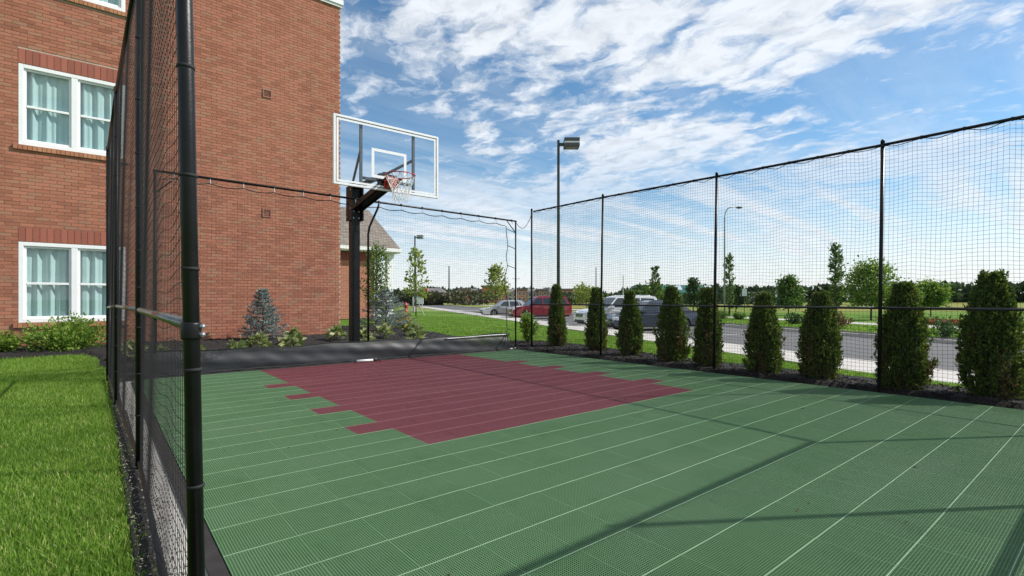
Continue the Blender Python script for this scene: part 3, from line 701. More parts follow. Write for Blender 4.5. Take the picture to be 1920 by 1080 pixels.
for k, (x, y, dx) in enumerate(((7.02, 8.70, .10), (7.2, 8.74, .08))):
    o = MB().tube([(x,y,.015),(x+dx,y+.03,.02)], .014, 8).tube([(x+dx*.4,y-.03,.012),(x+dx*.6,y+.05,.03)], .008, 6).build('ground_anchor', M['pvc'], None, (0,0,0), smooth=True)
    tag(o, ['small white ground anchor at the right end of the dark skirt', 'small white ground anchor by the foot of the far corner post'][k], 'anchor')

# ------------------------------------------------------------------ basketball hoop
HX, HPY, HBY = 3.67, 9.13, 7.68; HO = (HX, HPY, 0)
H = thing('basketball_hoop', 'basketball hoop with clear backboard on a square black steel pole', 'basketball hoop', HO)
MB().box(HX-.078, HX+.078, HPY-.078, HPY+.078, -.1, 3.24).build('pole', M['black'], H, HO, bevel=.008)
MB().box(HX-.2, HX+.2, HPY-.2, HPY+.2, -.05, .17).build('base_plate', M['black'], H, HO, bevel=.01)
MB().box(HX-.086, HX+.086, HPY-.086, HPY+.086, 3.20, 3.26).build('pole_cap', M['steel_grey'], H, HO, bevel=.006)
ZBt, ZTp, WB = 2.86, 3.93, .915
bb = MB().box(HX-WB+.02, HX+WB-.02, HBY-.008, HBY+.008, ZBt+.02, ZTp-.02).build('backboard', M['bglass'], H, HO)
mb = MB(); fw_ = .036; y0, y1 = HBY-.020, HBY+.022
mb.box(HX-WB, HX-WB+fw_, y0, y1, ZBt, ZTp).box(HX+WB-fw_, HX+WB, y0, y1, ZBt, ZTp).box(HX-WB+fw_, HX+WB-fw_, y0, y1, ZTp-fw_, ZTp).box(HX-WB+fw_, HX+WB-fw_, y0, y1, ZBt, ZBt+fw_)
mb.build('frame', M['boardwhite'], bb, HO, bevel=.004)
def rect_line(name, x0, x1, z0, z1, w, y):
    return MB().box(x0, x0+w, y-.0015, y, z0, z1).box(x1-w, x1, y-.0015, y, z0, z1).box(x0+w, x1-w, y-.0015, y, z1-w, z1).box(x0+w, x1-w, y-.0015, y, z0, z0+w).build(name, M['boardwhite'], bb, HO)
rect_line('border_line', HX-WB+.05, HX+WB-.05, ZBt+.05, ZTp-.05, .030, HBY-.010)
rect_line('target_square', HX-.305, HX+.305, 3.05, 3.52, .046, HBY-.010)
# rear steel: uprights, braces, arms
for s_ in (-1, 1):
    x = HX + s_*.46
    MB().box(x-.02, x+.02, HBY+.024, HBY+.062, ZBt+.02, ZTp-.05).build('upright', M['steel_grey'], H, HO)
    MB().bar((x, HBY+.06, 3.46), (HX+s_*.07, HPY-.05, 3.17), .034, .034).build('brace', M['steel_grey'], H, HO)
    MB().bar((HX+s_*.098, HPY+.06, 2.74), (HX+s_*.098, HBY+.16, 2.98), .022, .09).build('lower_arm', M['black'], H, HO)
MB().box(HX-.46, HX+.46, HBY+.064, HBY+.10, 3.02, 3.06).build('cross_bar', M['steel_grey'], H, HO)
MB().bar((HX, HPY-.02, 2.78), (HX, HBY+.12, 3.02), .10, .11).build('main_arm', M['black'], H, HO, bevel=.008)
MB().bar((HX, HPY+.02, 3.17), (HX, HBY+.10, 3.17), .09, .06).build('upper_arm', M['black'], H, HO, bevel=.006)
for s_ in (-1, 1):
    MB().box(HX+s_*.1-.012, HX+s_*.1+.012, HPY-.17, HPY+.12, 2.55, 3.19).build('side_plate', M['black'], H, HO, bevel=.004)
MB().box(HX-.15, HX+.15, HBY+.026, HBY+.13, 2.93, 3.15).build('mount_plate', M['black'], H, HO, bevel=.006)
for s_ in (-1, 1):
    for (yy, zz) in ((HPY-.12,3.1),(HPY+.07,3.1),(HPY-.12,2.93),(HPY+.07,2.93),(HPY-.12,2.76),(HPY+.07,2.62)):
        MB().lathe([(.017,0),(.017,.012),(.010,.018)], (HX+s_*.112, yy, zz), (s_,0,0), 8).build('bolt', M['galv'], H, HO)
for zz in (2.60, 2.72):
    for s_ in (-1, 1): MB().lathe([(.017,0),(.017,.012),(.010,.018)], (HX+s_*.05, HPY-.079, zz), (0,-1,0), 8).build('bolt', M['galv'], H, HO)
RC = (HX, HBY-.02-.15-.228, 3.055); RR = .228
rim = MB().tube([(RC[0]+RR*math.cos(q*math.pi/24), RC[1]+RR*math.sin(q*math.pi/24), RC[2]) for q in range(48)], .0085, 8, closed=True).build('rim', M['rim_orange'], H, HO, smooth=True)
mb = MB(); mb.box(HX-.10, HX+.10, HBY-.045, HBY-.021, 2.90, 3.05)
mb.box(HX-.07, HX+.07, HBY-.17, HBY-.046, 2.90, 3.035)
for s_ in (-1, 1): mb.bar((HX+s_*.09, HBY-.03, 3.045), (HX+s_*.13, HBY-.21, 3.05), .05, .012); mb.bar((HX+s_*.06, HBY-.03, 2.93), (HX+s_*.12, HBY-.2, 3.045), .014, .014)
mb.build('bracket', M['rim_orange'], rim, HO, bevel=.004)
loops = []
for k in range(12):
    q = k*math.pi/6; c_, s_ = math.cos(q), math.sin(q)
    loops.append(MB().tube([(RC[0]+(RR-.004)*c_, RC[1]+(RR-.004)*s_, RC[2]-.004), (RC[0]+(RR+.006)*c_, RC[1]+(RR+.006)*s_, RC[2]-.022), (RC[0]+(RR-.008)*c_, RC[1]+(RR-.008)*s_, RC[2]-.026)], .004, 5).build('net_hook', M['rim_orange'], rim, HO))
polys = []
lev = [(0, .224), (-.09, .19), (-.17, .155), (-.25, .13), (-.32, .118), (-.39, .115)]
for k in range(12):
    for sg in (-1, 1):
        P_ = []
        for i, (dz, r_) in enumerate(lev):
            q = (k + sg*.5*(i % 2)) * math.pi/6 + .02*math.sin(i*2.3+k); P_.append((RC[0]+r_*math.cos(q)+.012*math.sin(i+k), RC[1]+r_*math.sin(q), RC[2]-.02+dz+.01*math.sin(k*1.7+i)))
        polys.append(P_)
    P_ = []
v, f = strands(polys, .0045, 5)
o = np_mesh('hoop_net', v-np.array(HO), f, M['netwhite'], H)

# ------------------------------------------------------------------ leaves, plants, trees
def leaf_mesh(name, P, D, size, mat, parent=None, aspect=.42, seed=0, up=None, jit=.5):
    """one folded rhomb per point P along direction D"""
    r = np.random.default_rng(seed); n = len(P); D = D + r.normal(size=(n,3))*jit
    if up: D[:,2] += up
    D /= np.linalg.norm(D, axis=1)[:,None] + 1e-9
    S_ = np.cross(D, r.normal(size=(n,3))); S_ /= np.linalg.norm(S_, axis=1)[:,None] + 1e-9
    l = (size*(.6+.8*r.random(n)))[:,None] if np.isscalar(size) else (size*(.6+.8*r.random(n)))[:,None]; w = l*aspect*.5
    v = np.stack([P, P+D*l*.45+S_*w, P+D*l, P+D*l*.45-S_*w], 1).reshape(-1,3)
    return np_mesh(name, v, np.arange(n)[:,None]*4+[0,1,2,3], mat, parent)
def grass_patch(name, label, n, sampler, hgt, wid, seed, mat='grass', lean=.5):
    r = np.random.default_rng(seed); P = sampler(r, n); n = len(P); z = gz(P[:,0], P[:,1]) - .03
    q = r.random(n)*2*np.pi; dirs = np.stack([np.cos(q), np.sin(q)], -1); h_ = hgt*(.5+.8*r.random(n)); w_ = wid*(.6+.8*r.random(n))
    ln = lean*(r.random(n)**1.3); q2 = r.random(n)*2*np.pi; ld = np.stack([np.cos(q2), np.sin(q2)], -1)
    b0 = np.column_stack([P - dirs*w_[:,None]*.5, z]); b1 = np.column_stack([P + dirs*w_[:,None]*.5, z])
    m_ = P + ld*(ln*h_*.35)[:,None]; m0 = np.column_stack([m_ - dirs*w_[:,None]*.4, z+h_*.62]); m1 = np.column_stack([m_ + dirs*w_[:,None]*.4, z+h_*.62])
    tp = np.column_stack([P + ld*(ln*h_)[:,None], z+h_])
    v = np.stack([b0, b1, m1, m0, tp], 1).reshape(-1,3); k = np.arange(n)[:,None]*5
    f = np.concatenate([k+[0,1,2], k+[0,2,3], k+[3,2,4]])
    return tag(np_mesh(name, v, f, M[mat]), label, 'grass', kind='stuff')
BA = np.array(BED_A)
def samp_left(r, n):
    y = 1.0 + 11.4*r.random(n*3)**1.5; x = .155 + .018*np.sin(y*3.1) + .012*np.sin(y*11) - .09*smooth((y-5)/4) - (r.random(n*3)**1.25)*(1.3+.16*y)
    P = np.stack([x, y], -1); return P[~in_poly(P, BED_A)][:n]
grass_patch('lawn_grass', 'thick green lawn grass on the left beside the fence', 190000, samp_left, .039, .0050, 21, lean=.8)
def samp_right(r, n):
    y = -1 + 13*r.random(n*3); x = 8.0 + (2.6+.45*np.maximum(y,0))*r.random(n*3); P = np.stack([x, y], -1)
    return P[(swd(P[:,0], P[:,1]) < -.02) & ~in_poly(P, BED_B)][:n]
grass_patch('lawn_grass', 'bright green grass strip between arborvitae and sidewalk', 60000, samp_right, .065, .010, 22)
def samp_back(r, n):
    y = 9 + 26*r.random(n*3)**1.2; x = 7 + (4+.44*y)*r.random(n*3); P = np.stack([x, y], -1)
    return P[(swd(P[:,0], P[:,1]) < -.02) & ~in_poly(P, BED_A) & ~in_poly(P, BED_B)][:n]
grass_patch('lawn_grass', 'mown lawn behind the back net', 60000, samp_back, .055, .016, 23)
def samp_far(r, n):
    y = -4 + 24*r.random(n*2); x = 22.6 + 6.4*r.random(n*2) + .435*y; return np.stack([x, y], -1)[:n]
grass_patch('lawn_grass', 'green verge of grass across the street', 22000, samp_far, .09, .03, 24)

M['thuja'] = foliage('thuja_spray', [(0, (.032,.062,.010)), (.4, (.068,.120,.016)), (.75, (.12,.18,.025)), (1, (.22,.25,.05))], .4, .6)
M['thuja_brown'] = foliage('thuja_brown', [(0, (.06,.045,.02)), (.5, (.13,.085,.03)), (1, (.20,.14,.05))], .3, .7)
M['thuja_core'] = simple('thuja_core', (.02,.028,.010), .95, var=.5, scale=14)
ORD = ['first', 'second', 'third', 'fourth', 'fifth', 'sixth', 'seventh', 'eighth', 'ninth']
TH0 = [(8.28,8.5,1.46,.27),(8.25,7.28,1.35,.25),(8.02,6.2,1.28,.25),(7.85,5.16,1.34,.28),(7.72,4.41,1.31,.23),(7.68,3.51,1.22,.28),(7.74,2.76,1.22,.29),(7.62,1.79,1.33,.29),(7.72,1.01,1.42,.33)]
TH = [(x, y, h_, r_*.75) for x, y, h_, r_ in TH0]
for k, (x, y, h_, r_) in enumerate(TH):
    lab = ORD[k] + ' columnar arborvitae from the far corner in the row behind the right net' if k < 8 else 'largest columnar arborvitae at the right edge, nearest in the row behind the net'
    T_ = thing('arborvitae', lab, 'shrub', (x, y, 0), 0, 'row of arborvitae behind the right net')
    r = np.random.default_rng(100+k); n = 19000 + int(12000*max(0, (k-4))/4)
    tp_ = (.85, .75, .72, .62, .66, .60, .55, .55, .50)[k]; ns = 760; ph = r.random(6)*6.3
    def prof(t): return np.clip(np.minimum(1, .86+.8*t)*np.clip((1.03-t)/tp_, 0, 1)**.78, 0, 1)
    ts = r.random(ns)**.9; qs = r.random(ns)*2*np.pi
    bulge = 1 + .10*np.sin(2*qs+ph[0]+4*ts) + .09*np.sin(5*qs+ph[1]-7*ts)
    rs = r_*prof(ts)*bulge*(.70+.38*r.random(ns)**1.5); top = r.random(ns) < .06; ts = np.where(top, .93+.06*r.random(ns), ts); rs = np.where(top, r_*.25*r.random(ns), rs)
    C = np.stack([rs*np.cos(qs), rs*np.sin(qs), -.02+ts*(h_-.10)], -1); U = np.stack([np.cos(qs)*.55, np.sin(qs)*.55, 1.0+.3*r.random(ns)], -1); U /= np.linalg.norm(U, axis=1)[:,None]
    i = r.integers(0, ns, n); along = r.random(n); wid = .024*(1.15-along)
    P = C[i] + U[i]*(along*(.085+.05*r.random(ns)[i]))[:,None] + r.normal(size=(n,3))*wid[:,None]
    D = U[i]; q = qs[i]; P[:,0] += (np.random.default_rng(900+k).random()-.5)*.05*P[:,2]
    brown = (P[:,2] < .5*h_) & (np.sin(3*q+ph[3]+P[:,2]*5)+np.sin(5*q+ph[4]) + r.normal(size=n)*.5 > .9+1.4*P[:,2]/h_)
    sz = np.full(n, .036 if k > 4 else .042)
    lf = leaf_mesh('foliage', P[~brown], D[~brown], sz[~brown], M['thuja'], T_, .42, 200+k, jit=.45)
    leaf_mesh('dry_foliage', P[brown], D[brown], sz[brown], M['thuja_brown'], T_, .45, 300+k, jit=.6)
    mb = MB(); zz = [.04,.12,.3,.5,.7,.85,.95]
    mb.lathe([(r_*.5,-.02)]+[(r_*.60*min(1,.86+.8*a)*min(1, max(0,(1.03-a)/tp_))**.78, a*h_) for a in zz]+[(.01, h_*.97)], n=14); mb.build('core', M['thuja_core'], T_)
    mb = MB(); mb.tube([(0,0,-.06),(0,0,.2)], .03, 8); mb.build('trunk', M['bark'], T_)

def shrub(name, label, cat, loc, h_, r_, mat, n, leaf, seed, stems=12, group=None, aspect=.55, dome=.75):
    T_ = thing(name, label, cat, loc, 0, group); r = np.random.default_rng(seed); rp = random.Random(seed)
    mb = MB(); ends = []
    for k in range(stems):
        q = rp.uniform(0, 6.28); s_ = rp.uniform(.15, 1); e = (r_*s_*math.cos(q), r_*s_*math.sin(q), h_*(1-.5*s_*s_)*rp.uniform(.75, 1.05))
        mb.tube([(e[0]*.08, e[1]*.08, -.03), (e[0]*.5, e[1]*.5, e[2]*.55), e], [.008+.006*r_, .006, .003], 5, caps=False); ends.append(e)
    mb.build('stems', M['bark'], T_)
    E_ = np.array(ends); i = r.integers(0, stems, n); tt = r.random(n)**.6
    P = np.column_stack([E_[i,0]*(.15+.9*tt), E_[i,1]*(.15+.9*tt), E_[i,2]*(.12+.92*tt)]) + r.normal(size=(n,3))*r_*.13
    P[:,2] = np.abs(P[:,2]); D = P/np.array([r_, r_, h_]); D[:,2] += .2
    leaf_mesh('leaves', P, D, leaf, mat, T_, aspect, seed, jit=.7); return T_
M['leaf_lime'] = foliage('leaf_lime', [(0, (.07,.15,.02)), (.5, (.15,.27,.035)), (1, (.30,.38,.07))], .4)
M['leaf_mid'] = foliage('leaf_mid', [(0, (.05,.11,.02)), (.5, (.10,.19,.035)), (1, (.18,.27,.06))], .4)
M['leaf_dark'] = foliage('leaf_dark', [(0, (.025,.06,.016)), (.5, (.05,.105,.028)), (1, (.09,.15,.04))], .35)
M['leaf_yel'] = foliage('leaf_yellow', [(0, (.12,.19,.03)), (.5, (.24,.32,.05)), (1, (.38,.40,.10))], .45)
M['leaf_rust'] = foliage('leaf_rust', [(0, (.07,.06,.02)), (.5, (.14,.09,.035)), (1, (.22,.12,.05))], .35)
M['hosta'] = foliage('hosta', [(0, (.09,.15,.03)), (.5, (.25,.32,.10)), (1, (.52,.52,.28))], .35)
M['spruce'] = foliage('blue_spruce', [(0, (.11,.16,.155)), (.5, (.22,.29,.28)), (1, (.36,.43,.41))], .3, .6)
M['flower'] = foliage('flower', [(0, (.45,.28,.02)), (.6, (.5,.42,.05)), (1, (.2,.25,.05))], .3)
M['orange'] = foliage('orange_bed', [(0, (.22,.08,.03)), (.6, (.33,.13,.05)), (1, (.16,.14,.04))], .3)
shrub('leafy_shrub', 'broad bright green shrub under the lower window', 'shrub', (-.42,12.75,.12), 0.50, .74, M['leaf_lime'], 5200, .062, 31, 34)
shrub('leafy_shrub', 'small lime green shrub at the left edge by the brick wall', 'shrub', (-1.33,12.75,.12), .32, .30, M['leaf_lime'], 2400, .055, 32, 20)
shrub('leafy_shrub', 'low yellow green bush at the far right court corner', 'shrub', (8.40,9.68,-.02), .74, .30, M['leaf_lime'], 2300, .055, 33, 16)
shrub('leafy_shrub', 'yellow tipped young shrub at the right frame edge beside the largest arborvitae', 'shrub', (8.25,.78,-.02), .42, .2, M['leaf_yel'], 700, .06, 34, 9)
shrub('flowering_shrub', 'yellow flowering shrub right of the blue spruce', 'shrub', (8.9,17.4,.05), .55, .5, M['flower'], 1400, .06, 35, 14)
HS = [(.75,9.6),(1.25,10.1),(1.9,10.0),(2.5,11.2),(3.0,10.8),(3.3,11.6),(4.35,11.9),(4.75,11.2),(5.6,12.0),(6.1,11.3),(6.7,12.4),(7.0,13.2),(.45,10.9)]
HN = ['leftmost', 'second', 'third', 'fourth', 'fifth', 'sixth', 'seventh', 'eighth', 'ninth', 'tenth', 'eleventh', 'twelfth', 'thirteenth']
for k, (x, y) in enumerate(sorted(HS)):
    z = float(gz(x, y)) + .02
    T_ = thing('hosta', HN[k] + (' of' if k == 0 else ' from the left of') + ' the pale variegated hostas behind the dark skirt', 'plant', (x, y, z), 0, 'hostas in the mulch bed')
    r = np.random.default_rng(60+k); n = 95; q = r.random(n)*6.28; s_ = r.random(n); P = np.stack([.14*s_*np.cos(q), .14*s_*np.sin(q), .06+.16*(1-s_)+.06*r.random(n)], -1)
    leaf_mesh('leaves', P, np.stack([np.cos(q)*(.4+s_), np.sin(q)*(.4+s_), .55-.5*s_], -1), .15, M['hosta'], T_, .62, k, jit=.25)
    MB().tube([(0,0,-.02),(.01,0,.1)], .02, 6).build('crown', M['leaf_mid'], T_)
    if k in (3, 8, 10):
        mb = MB(); mb.tube([(.03,0,.1),(.06,.02,.5),(.05,.03,.72)], .004, 4); mb.build('flower_stalk', M['leaf_yel'], T_)
def spruce(label, loc, h_, r_, seed, n=5200):
    T_ = thing('blue_spruce', label, 'spruce', loc, 0); rp = random.Random(seed); r = np.random.default_rng(seed)
    mb = MB().tube([(0,0,-.05),(.01,0,h_*.6),(0,.01,h_)], [.03*h_,.02*h_,.004], 8)
    Ps, Ds = [], []; tiers = 13
    for k in range(tiers):
        z = h_*(.10+.86*k/(tiers-1)); rr_ = r_*(1-k/(tiers-.2))**.85; nb = max(4, int(11-7*k/tiers))
        for b in range(nb):
            q = 6.283*(b+rp.random()*.8)/nb + k; L_ = rr_*rp.uniform(.65,1.15)+.03; dz = L_*rp.uniform(.05,.35)
            e = np.array([L_*math.cos(q), L_*math.sin(q), dz]); mb.tube([(0,0,z),(e[0]*.6,e[1]*.6,z+dz*.3),(e[0],e[1],z+dz)], [.008,.006,.003], 4, caps=False)
            m_ = max(6, int(n/tiers/nb*1.6*(1-k/tiers*.6))); tt = .15+.85*r.random(m_)**.7
            c = np.outer(tt, e); c[:,2] = z + dz*tt**1.7; sw_ = np.array([-math.sin(q), math.cos(q), 0]); c += np.outer(r.normal(size=m_)*L_*.16*(1.1-tt), sw_) + r.normal(size=(m_,3))*.012
            Ps.append(c); Ds.append(np.tile(e/np.linalg.norm(e)+[0,0,.3], (m_,1)))
    mb.build('trunk', M['bark'], T_); leaf_mesh('needles', np.concatenate(Ps), np.concatenate(Ds), .055, M['spruce'], T_, .30, seed, jit=.75); return T_
spruce('small blue spruce against the brick wall behind the skirt', (2.95,12.75,.12), 1.22, .52, 71)
spruce('wide blue spruce right of the hoop pole below the young tree', (7.15,15.2,.08), 1.35, .92, 72, 8500)

def tree(name, label, loc, h_, shape, rad, th, mat, nleaf, leaf, seed, limbs=22, lean=0, group=None, trunk_r=None, sparse=.16, cat='tree'):
    T_ = thing(name, label, cat, loc, 0, group); r = np.random.default_rng(seed); rp = random.Random(seed)
    tr_ = trunk_r or .012*h_+.02
    tp = [(0,0,-.2),(.01*h_*rp.uniform(-1,1)+lean*.3,.01*h_*rp.uniform(-1,1),h_*.35),(lean*.7,.012*h_*rp.uniform(-1,1),h_*.7),(lean,0,h_*.97)]
    mb = MB().tube(tp, [tr_, tr_*.8, tr_*.45, tr_*.12], 8); Ps, Ds = [], []
    def prof(t_):
        if shape == 'round': return max(.05, 1-((t_-.42)/.60)**2)**.5
        if shape == 'cone': return .18+.85*(1-t_)**.75*min(1, .55+t_*3)
        return .55+.45*math.sin(math.pi*min(1, t_*1.1+.05))
    for k in range(limbs):
        t_ = (k+rp.random())/limbs; z = th+(h_-th)*t_*.93; L_ = rad*prof(t_)*rp.uniform(.7,1.12); q = k*2.4+rp.uniform(-.4,.4)
        up = {'round': .45, 'cone': .55, 'column': 1.3}[shape]*L_*rp.uniform(.6,1.1)
        e = np.array([L_*math.cos(q), L_*math.sin(q), up]); z0 = max(th*.8, z-up*.7); o_ = np.array([lean*z0/h_, 0, z0])
        mb.tube([tuple(o_), tuple(o_+e*[.5,.5,.4]), tuple(o_+e)], [tr_*.38, tr_*.22, tr_*.06], 5, caps=False)
        m_ = int(nleaf/limbs*(.5+rp.random())); tt = .3+.75*r.random(m_)**.8
        c = o_ + np.outer(tt, e) + r.normal(size=(m_,3))*rad*sparse; Ps.append(c); Ds.append(np.tile(e/L_, (m_,1)))
    P = np.concatenate(Ps); D = np.concatenate(Ds); kp = P[:,2] > th*.75; P, D = P[kp], D[kp]
    mb.build('trunk', M['bark'], T_, smooth=True)
    leaf_mesh('crown', P, D, leaf, mat, T_, .55, seed, jit=.9); return T_
GT = 'young trees across the street'
tree('young_tree', 'staked young tree with sparse pale leaves beside the hydrant', (18.13,33.47,0), 5.0, 'cone', .95, 1.3, M['leaf_yel'], 620, .26, 81, 18, sparse=.14, trunk_r=.05)
tree('young_tree', 'narrow dark leaved young tree in front of the white columns', (8.05,17.9,.05), 3.2, 'column', .45, .6, M['leaf_mid'], 2600, .085, 82, 34, sparse=.22)
tree('young_tree', 'pale yellow green young tree behind the silver sedan', (36.41,47.72,-.05), 5.2, 'cone', 1.55, 1.5, M['leaf_yel'], 900, .36, 83, 24)
tree('street_tree', 'slender columnar tree rising above the green roofed building', (50.98,35.87,-.3), 5.5, 'column', .5, .9, M['leaf_mid'], 1300, .26, 84, 24, group=GT)
tree('street_tree', 'dark cone shaped young tree right of the green roof', (56.31,34.1,-.3), 4.1, 'cone', 1.05, .8, M['leaf_dark'], 1600, .3, 85, 24, group=GT)
tree('street_tree', 'tall thin tree with bare top twigs beside the curved street lamp', (44.4,23.3,-.3), 5.9, 'column', .42, .7, M['leaf_mid'], 1100, .2, 86, 30, group=GT)
tree('street_tree', 'rounded dark tree behind the small white sign', (58.41,29.82,-.3), 3.0, 'round', 1.2, .8, M['leaf_dark'], 1800, .32, 87, 22, group=GT)
tree('street_tree', 'cone shaped dark green tree at the edge of the field', (49.51,20.3,-.3), 3.5, 'cone', 1.3, .7, M['leaf_mid'], 3400, .26, 88, 26, group=GT)
tree('street_tree', 'tall narrow leafy column tree above the seventh arborvitae', (42.81,14.15,-.3), 5.85, 'column', .46, .9, M['leaf_mid'], 2200, .17, 89, 36, group=GT)
tree('street_tree', 'broad round crowned tree left of the right net post', (42.46,11.85,-.3), 4.0, 'round', 1.55, 1.05, M['leaf_lime'], 5600, .19, 90, 36, group=GT, sparse=.18)
tree('street_tree', 'light green round tree right of the eighth arborvitae', (54.64,10.96,-.3), 2.75, 'round', 1.2, .95, M['leaf_lime'], 6200, .22, 91, 30, group=GT, sparse=.18)
tree('street_tree', 'light green round tree peeking out behind the right net post', (51.49,12.24,-.3), 2.5, 'round', 1.1, .9, M['leaf_lime'], 5400, .22, 92, 28, group=GT, sparse=.18)
tree('street_tree', 'small yellow green tree beyond the red car', (59.63,54.61,-.3), 3.4, 'round', 2.2, .9, M['leaf_yel'], 1500, .4, 93, 20, group=GT)
tree('street_tree', 'bushy green tree behind the second arborvitae', (70,49.5,-.3), 3.3, 'round', 2.2, .9, M['leaf_mid'], 2400, .45, 94, 24, group=GT)
tree('street_tree', 'dull green tree left of the green roofed building', (76,56,-.3), 3.7, 'round', 2.2, .9, M['leaf_dark'], 2400, .5, 95, 24, group=GT)
tree('street_tree', 'low round tree behind the third and fourth arborvitae', (66,44,-.3), 2.3, 'round', 1.6, .6, M['leaf_mid'], 1800, .4, 96, 22, group=GT)
# stakes at the staked tree
for k, (dx, dy) in enumerate(((-.55,.25),(.5,-.35))):
    o = MB().tube([(18.13+dx,33.47+dy,-.1),(18.13-dx*.35,33.47-dy*.35,1.75)], .035, 6).build('tree_stake', simple('stake_wood%d'%k, (.45,.42,.38), .8)); tag(o, ['left leaning', 'right leaning'][k] + ' wooden stake propping the young tree by the hydrant', 'stake')
# shrubs on the far verge and the orange bed
FS = [(24.6,4.55,.62,.68,'leaf_dark','dark spreading shrub with small leaves across the street at right'),(28.0,9.2,.72,.62,'leaf_rust','rust tinged twiggy shrub across the street right of the seventh arborvitae'),(28.6,7.3,.6,.5,'leaf_rust','reddish twiggy shrub beside the right net post'),
      (30.7,12.3,.62,.5,'leaf_dark','dark rounded shrub left of the seventh arborvitae'),(30.4,13.4,.48,.38,'leaf_dark','small dark ball shrub right of the sixth arborvitae'),(34.4,16.4,.45,.42,'leaf_dark','low dark shrub right of the street lamp foot'),(34.6,17.5,.5,.48,'leaf_mid','low green shrub near the street lamp foot'),(35.2,19.0,.5,.6,'leaf_mid','low green shrub left of the street lamp foot')]
for k, (x, y, h_, r_, m_, lb) in enumerate(FS):
    shrub('verge_shrub', lb, 'shrub', (x, y, float(gz(x,y))-.02), h_, r_, M[m_], 900, .10, 400+k, 14, 'shrubs on the far verge')
r = np.random.default_rng(5); n = 2600; y = 2.5+6.5*r.random(n); x = 31.9+.7*r.random(n)+.435*y
o = leaf_mesh('flower_bed', np.stack([x, y, -.3+.25*r.random(n)], -1), np.tile([[0,0,1.]], (n,1)), .16, M['orange'], None, .5, 5, jit=.6); tag(o, 'rust orange flower bed along the far sidewalk', 'flower bed', kind='stuff')

# far woods
def wood(name, label, pts, h0, h1, depth, n, leaf, mat, seed):
    r = np.random.default_rng(seed); pts = np.array(pts, float); seg = np.linalg.norm(np.diff(pts, axis=0), axis=1); cum = np.concatenate([[0], np.cumsum(seg)])
    ntree = int(cum[-1]/7); Cs = []
    for k in range(ntree):
        s_ = cum[-1]*(k+r.random())/ntree; i = min(np.searchsorted(cum, s_)-1, len(seg)-1); i = max(i, 0); u_ = (s_-cum[i])/seg[i]; p = pts[i]*(1-u_)+pts[i+1]*u_
        Cs.append((p[0]+r.normal()*depth*.4, p[1]+r.normal()*depth*.4, r.uniform(h0, h1), r.uniform(4, 7.5)))
    Cs = np.array(Cs); i = r.integers(0, ntree, n); D = r.normal(size=(n,3)); D /= np.linalg.norm(D, axis=1)[:,None]; rad = .65+.4*r.random(n)
    P = np.column_stack([Cs[i,0]+D[:,0]*Cs[i,3]*rad, Cs[i,1]+D[:,1]*Cs[i,3]*rad, Cs[i,2]*(.5+.5*D[:,2]*rad)])
    P[:,2] = np.clip(P[:,2], -.3, 99); o = leaf_mesh(name, P, D+[0,0,.4], leaf, mat, None, .8, seed, jit=.6); return tag(o, label, 'woods', kind='stuff')
M['wood'] = foliage('far_wood', [(0, (.028,.055,.024)), (.5, (.052,.09,.038)), (1, (.09,.135,.058))], .25)
M['wood2'] = foliage('far_wood_brown', [(0, (.05,.055,.03)), (.5, (.08,.085,.04)), (1, (.115,.12,.055))], .25)
wood('distant_woods', 'dark line of trees behind the brick apartments on the left horizon', [(60,290),(115,268),(200,230),(270,205)], 5.5, 8.0, 14, 9000, 2.0, M['wood'], 41)
wood('distant_woods', 'dark tree line along the right horizon beyond the field', [(262,176),(300,140),(330,90),(350,50),(360,10),(350,-50)], 6.8, 9.0, 14, 12000, 2.3, M['wood'], 42)
wood('distant_woods', 'low brownish thicket at the edge of the far lawn', [(52,135),(70,125),(84,117)], 2.2, 3.2, 4, 4200, .9, M['wood2'], 43)
wood('distant_woods', 'hedgerow of trees in front of the green roofed building', [(112,112),(128,100),(150,88),(168,70)], 1.8, 3.0, 4, 4800, .9, M['wood'], 44)

# dry leaves and crumbs of soil blown onto the court
r = np.random.default_rng(77); n = 90; x = np.concatenate([.5+6.6*r.random(n//2), 6.2+.95*r.random(n-n//2)]); y = np.concatenate([.5+8*r.random(n//2), 1+7.4*r.random(n-n//2)])
o = leaf_mesh('leaf_litter', np.stack([x, y, np.full(n, .004)], -1), np.stack([np.cos(x*99), np.sin(x*99), np.full(n, .12)], -1), .020, M['thuja_brown'], None, .5, 77, jit=.12); tag(o, 'scattered dry leaf crumbs on the court tiles', 'litter', kind='stuff')

# ------------------------------------------------------------------ parked cars
def paint(name, c, metal=.3):
    t = MT(name); t.fin(t.mix(t.rng(t.noise(1.5, 3), .3, .7, 0, .25), c, tuple(x*.8 for x in c)), .28, metal)
    t.p.inputs['Coat Weight'].default_value = .8; t.p.inputs['Coat Roughness'].default_value = .06; return t.m
M['tyre'] = simple('tyre', (.018,.018,.019), .85)
M['alloy'] = simple('alloy', (.52,.53,.55), .3, .8)
M['car_glass'] = simple('car_glass', (.022,.03,.033), .05, 0, spec=.9)
M['car_trim'] = simple('car_trim', (.02,.02,.022), .6)
M['chrome'] = simple('chrome', (.7,.71,.73), .15, 1)
M['lampglass'] = simple('headlamp', (.62,.66,.70), .12)
M['taillight'] = simple('taillight', (.35,.015,.012), .2)
M['plate'] = simple('plate', (.7,.7,.68), .5)
def arc(cx_, r_, a0, a1, n=9):
    return [(cx_+r_*math.cos(a0+(a1-a0)*k/n), .32+r_*math.sin(a0+(a1-a0)*k/n)) for k in range(n+1)]
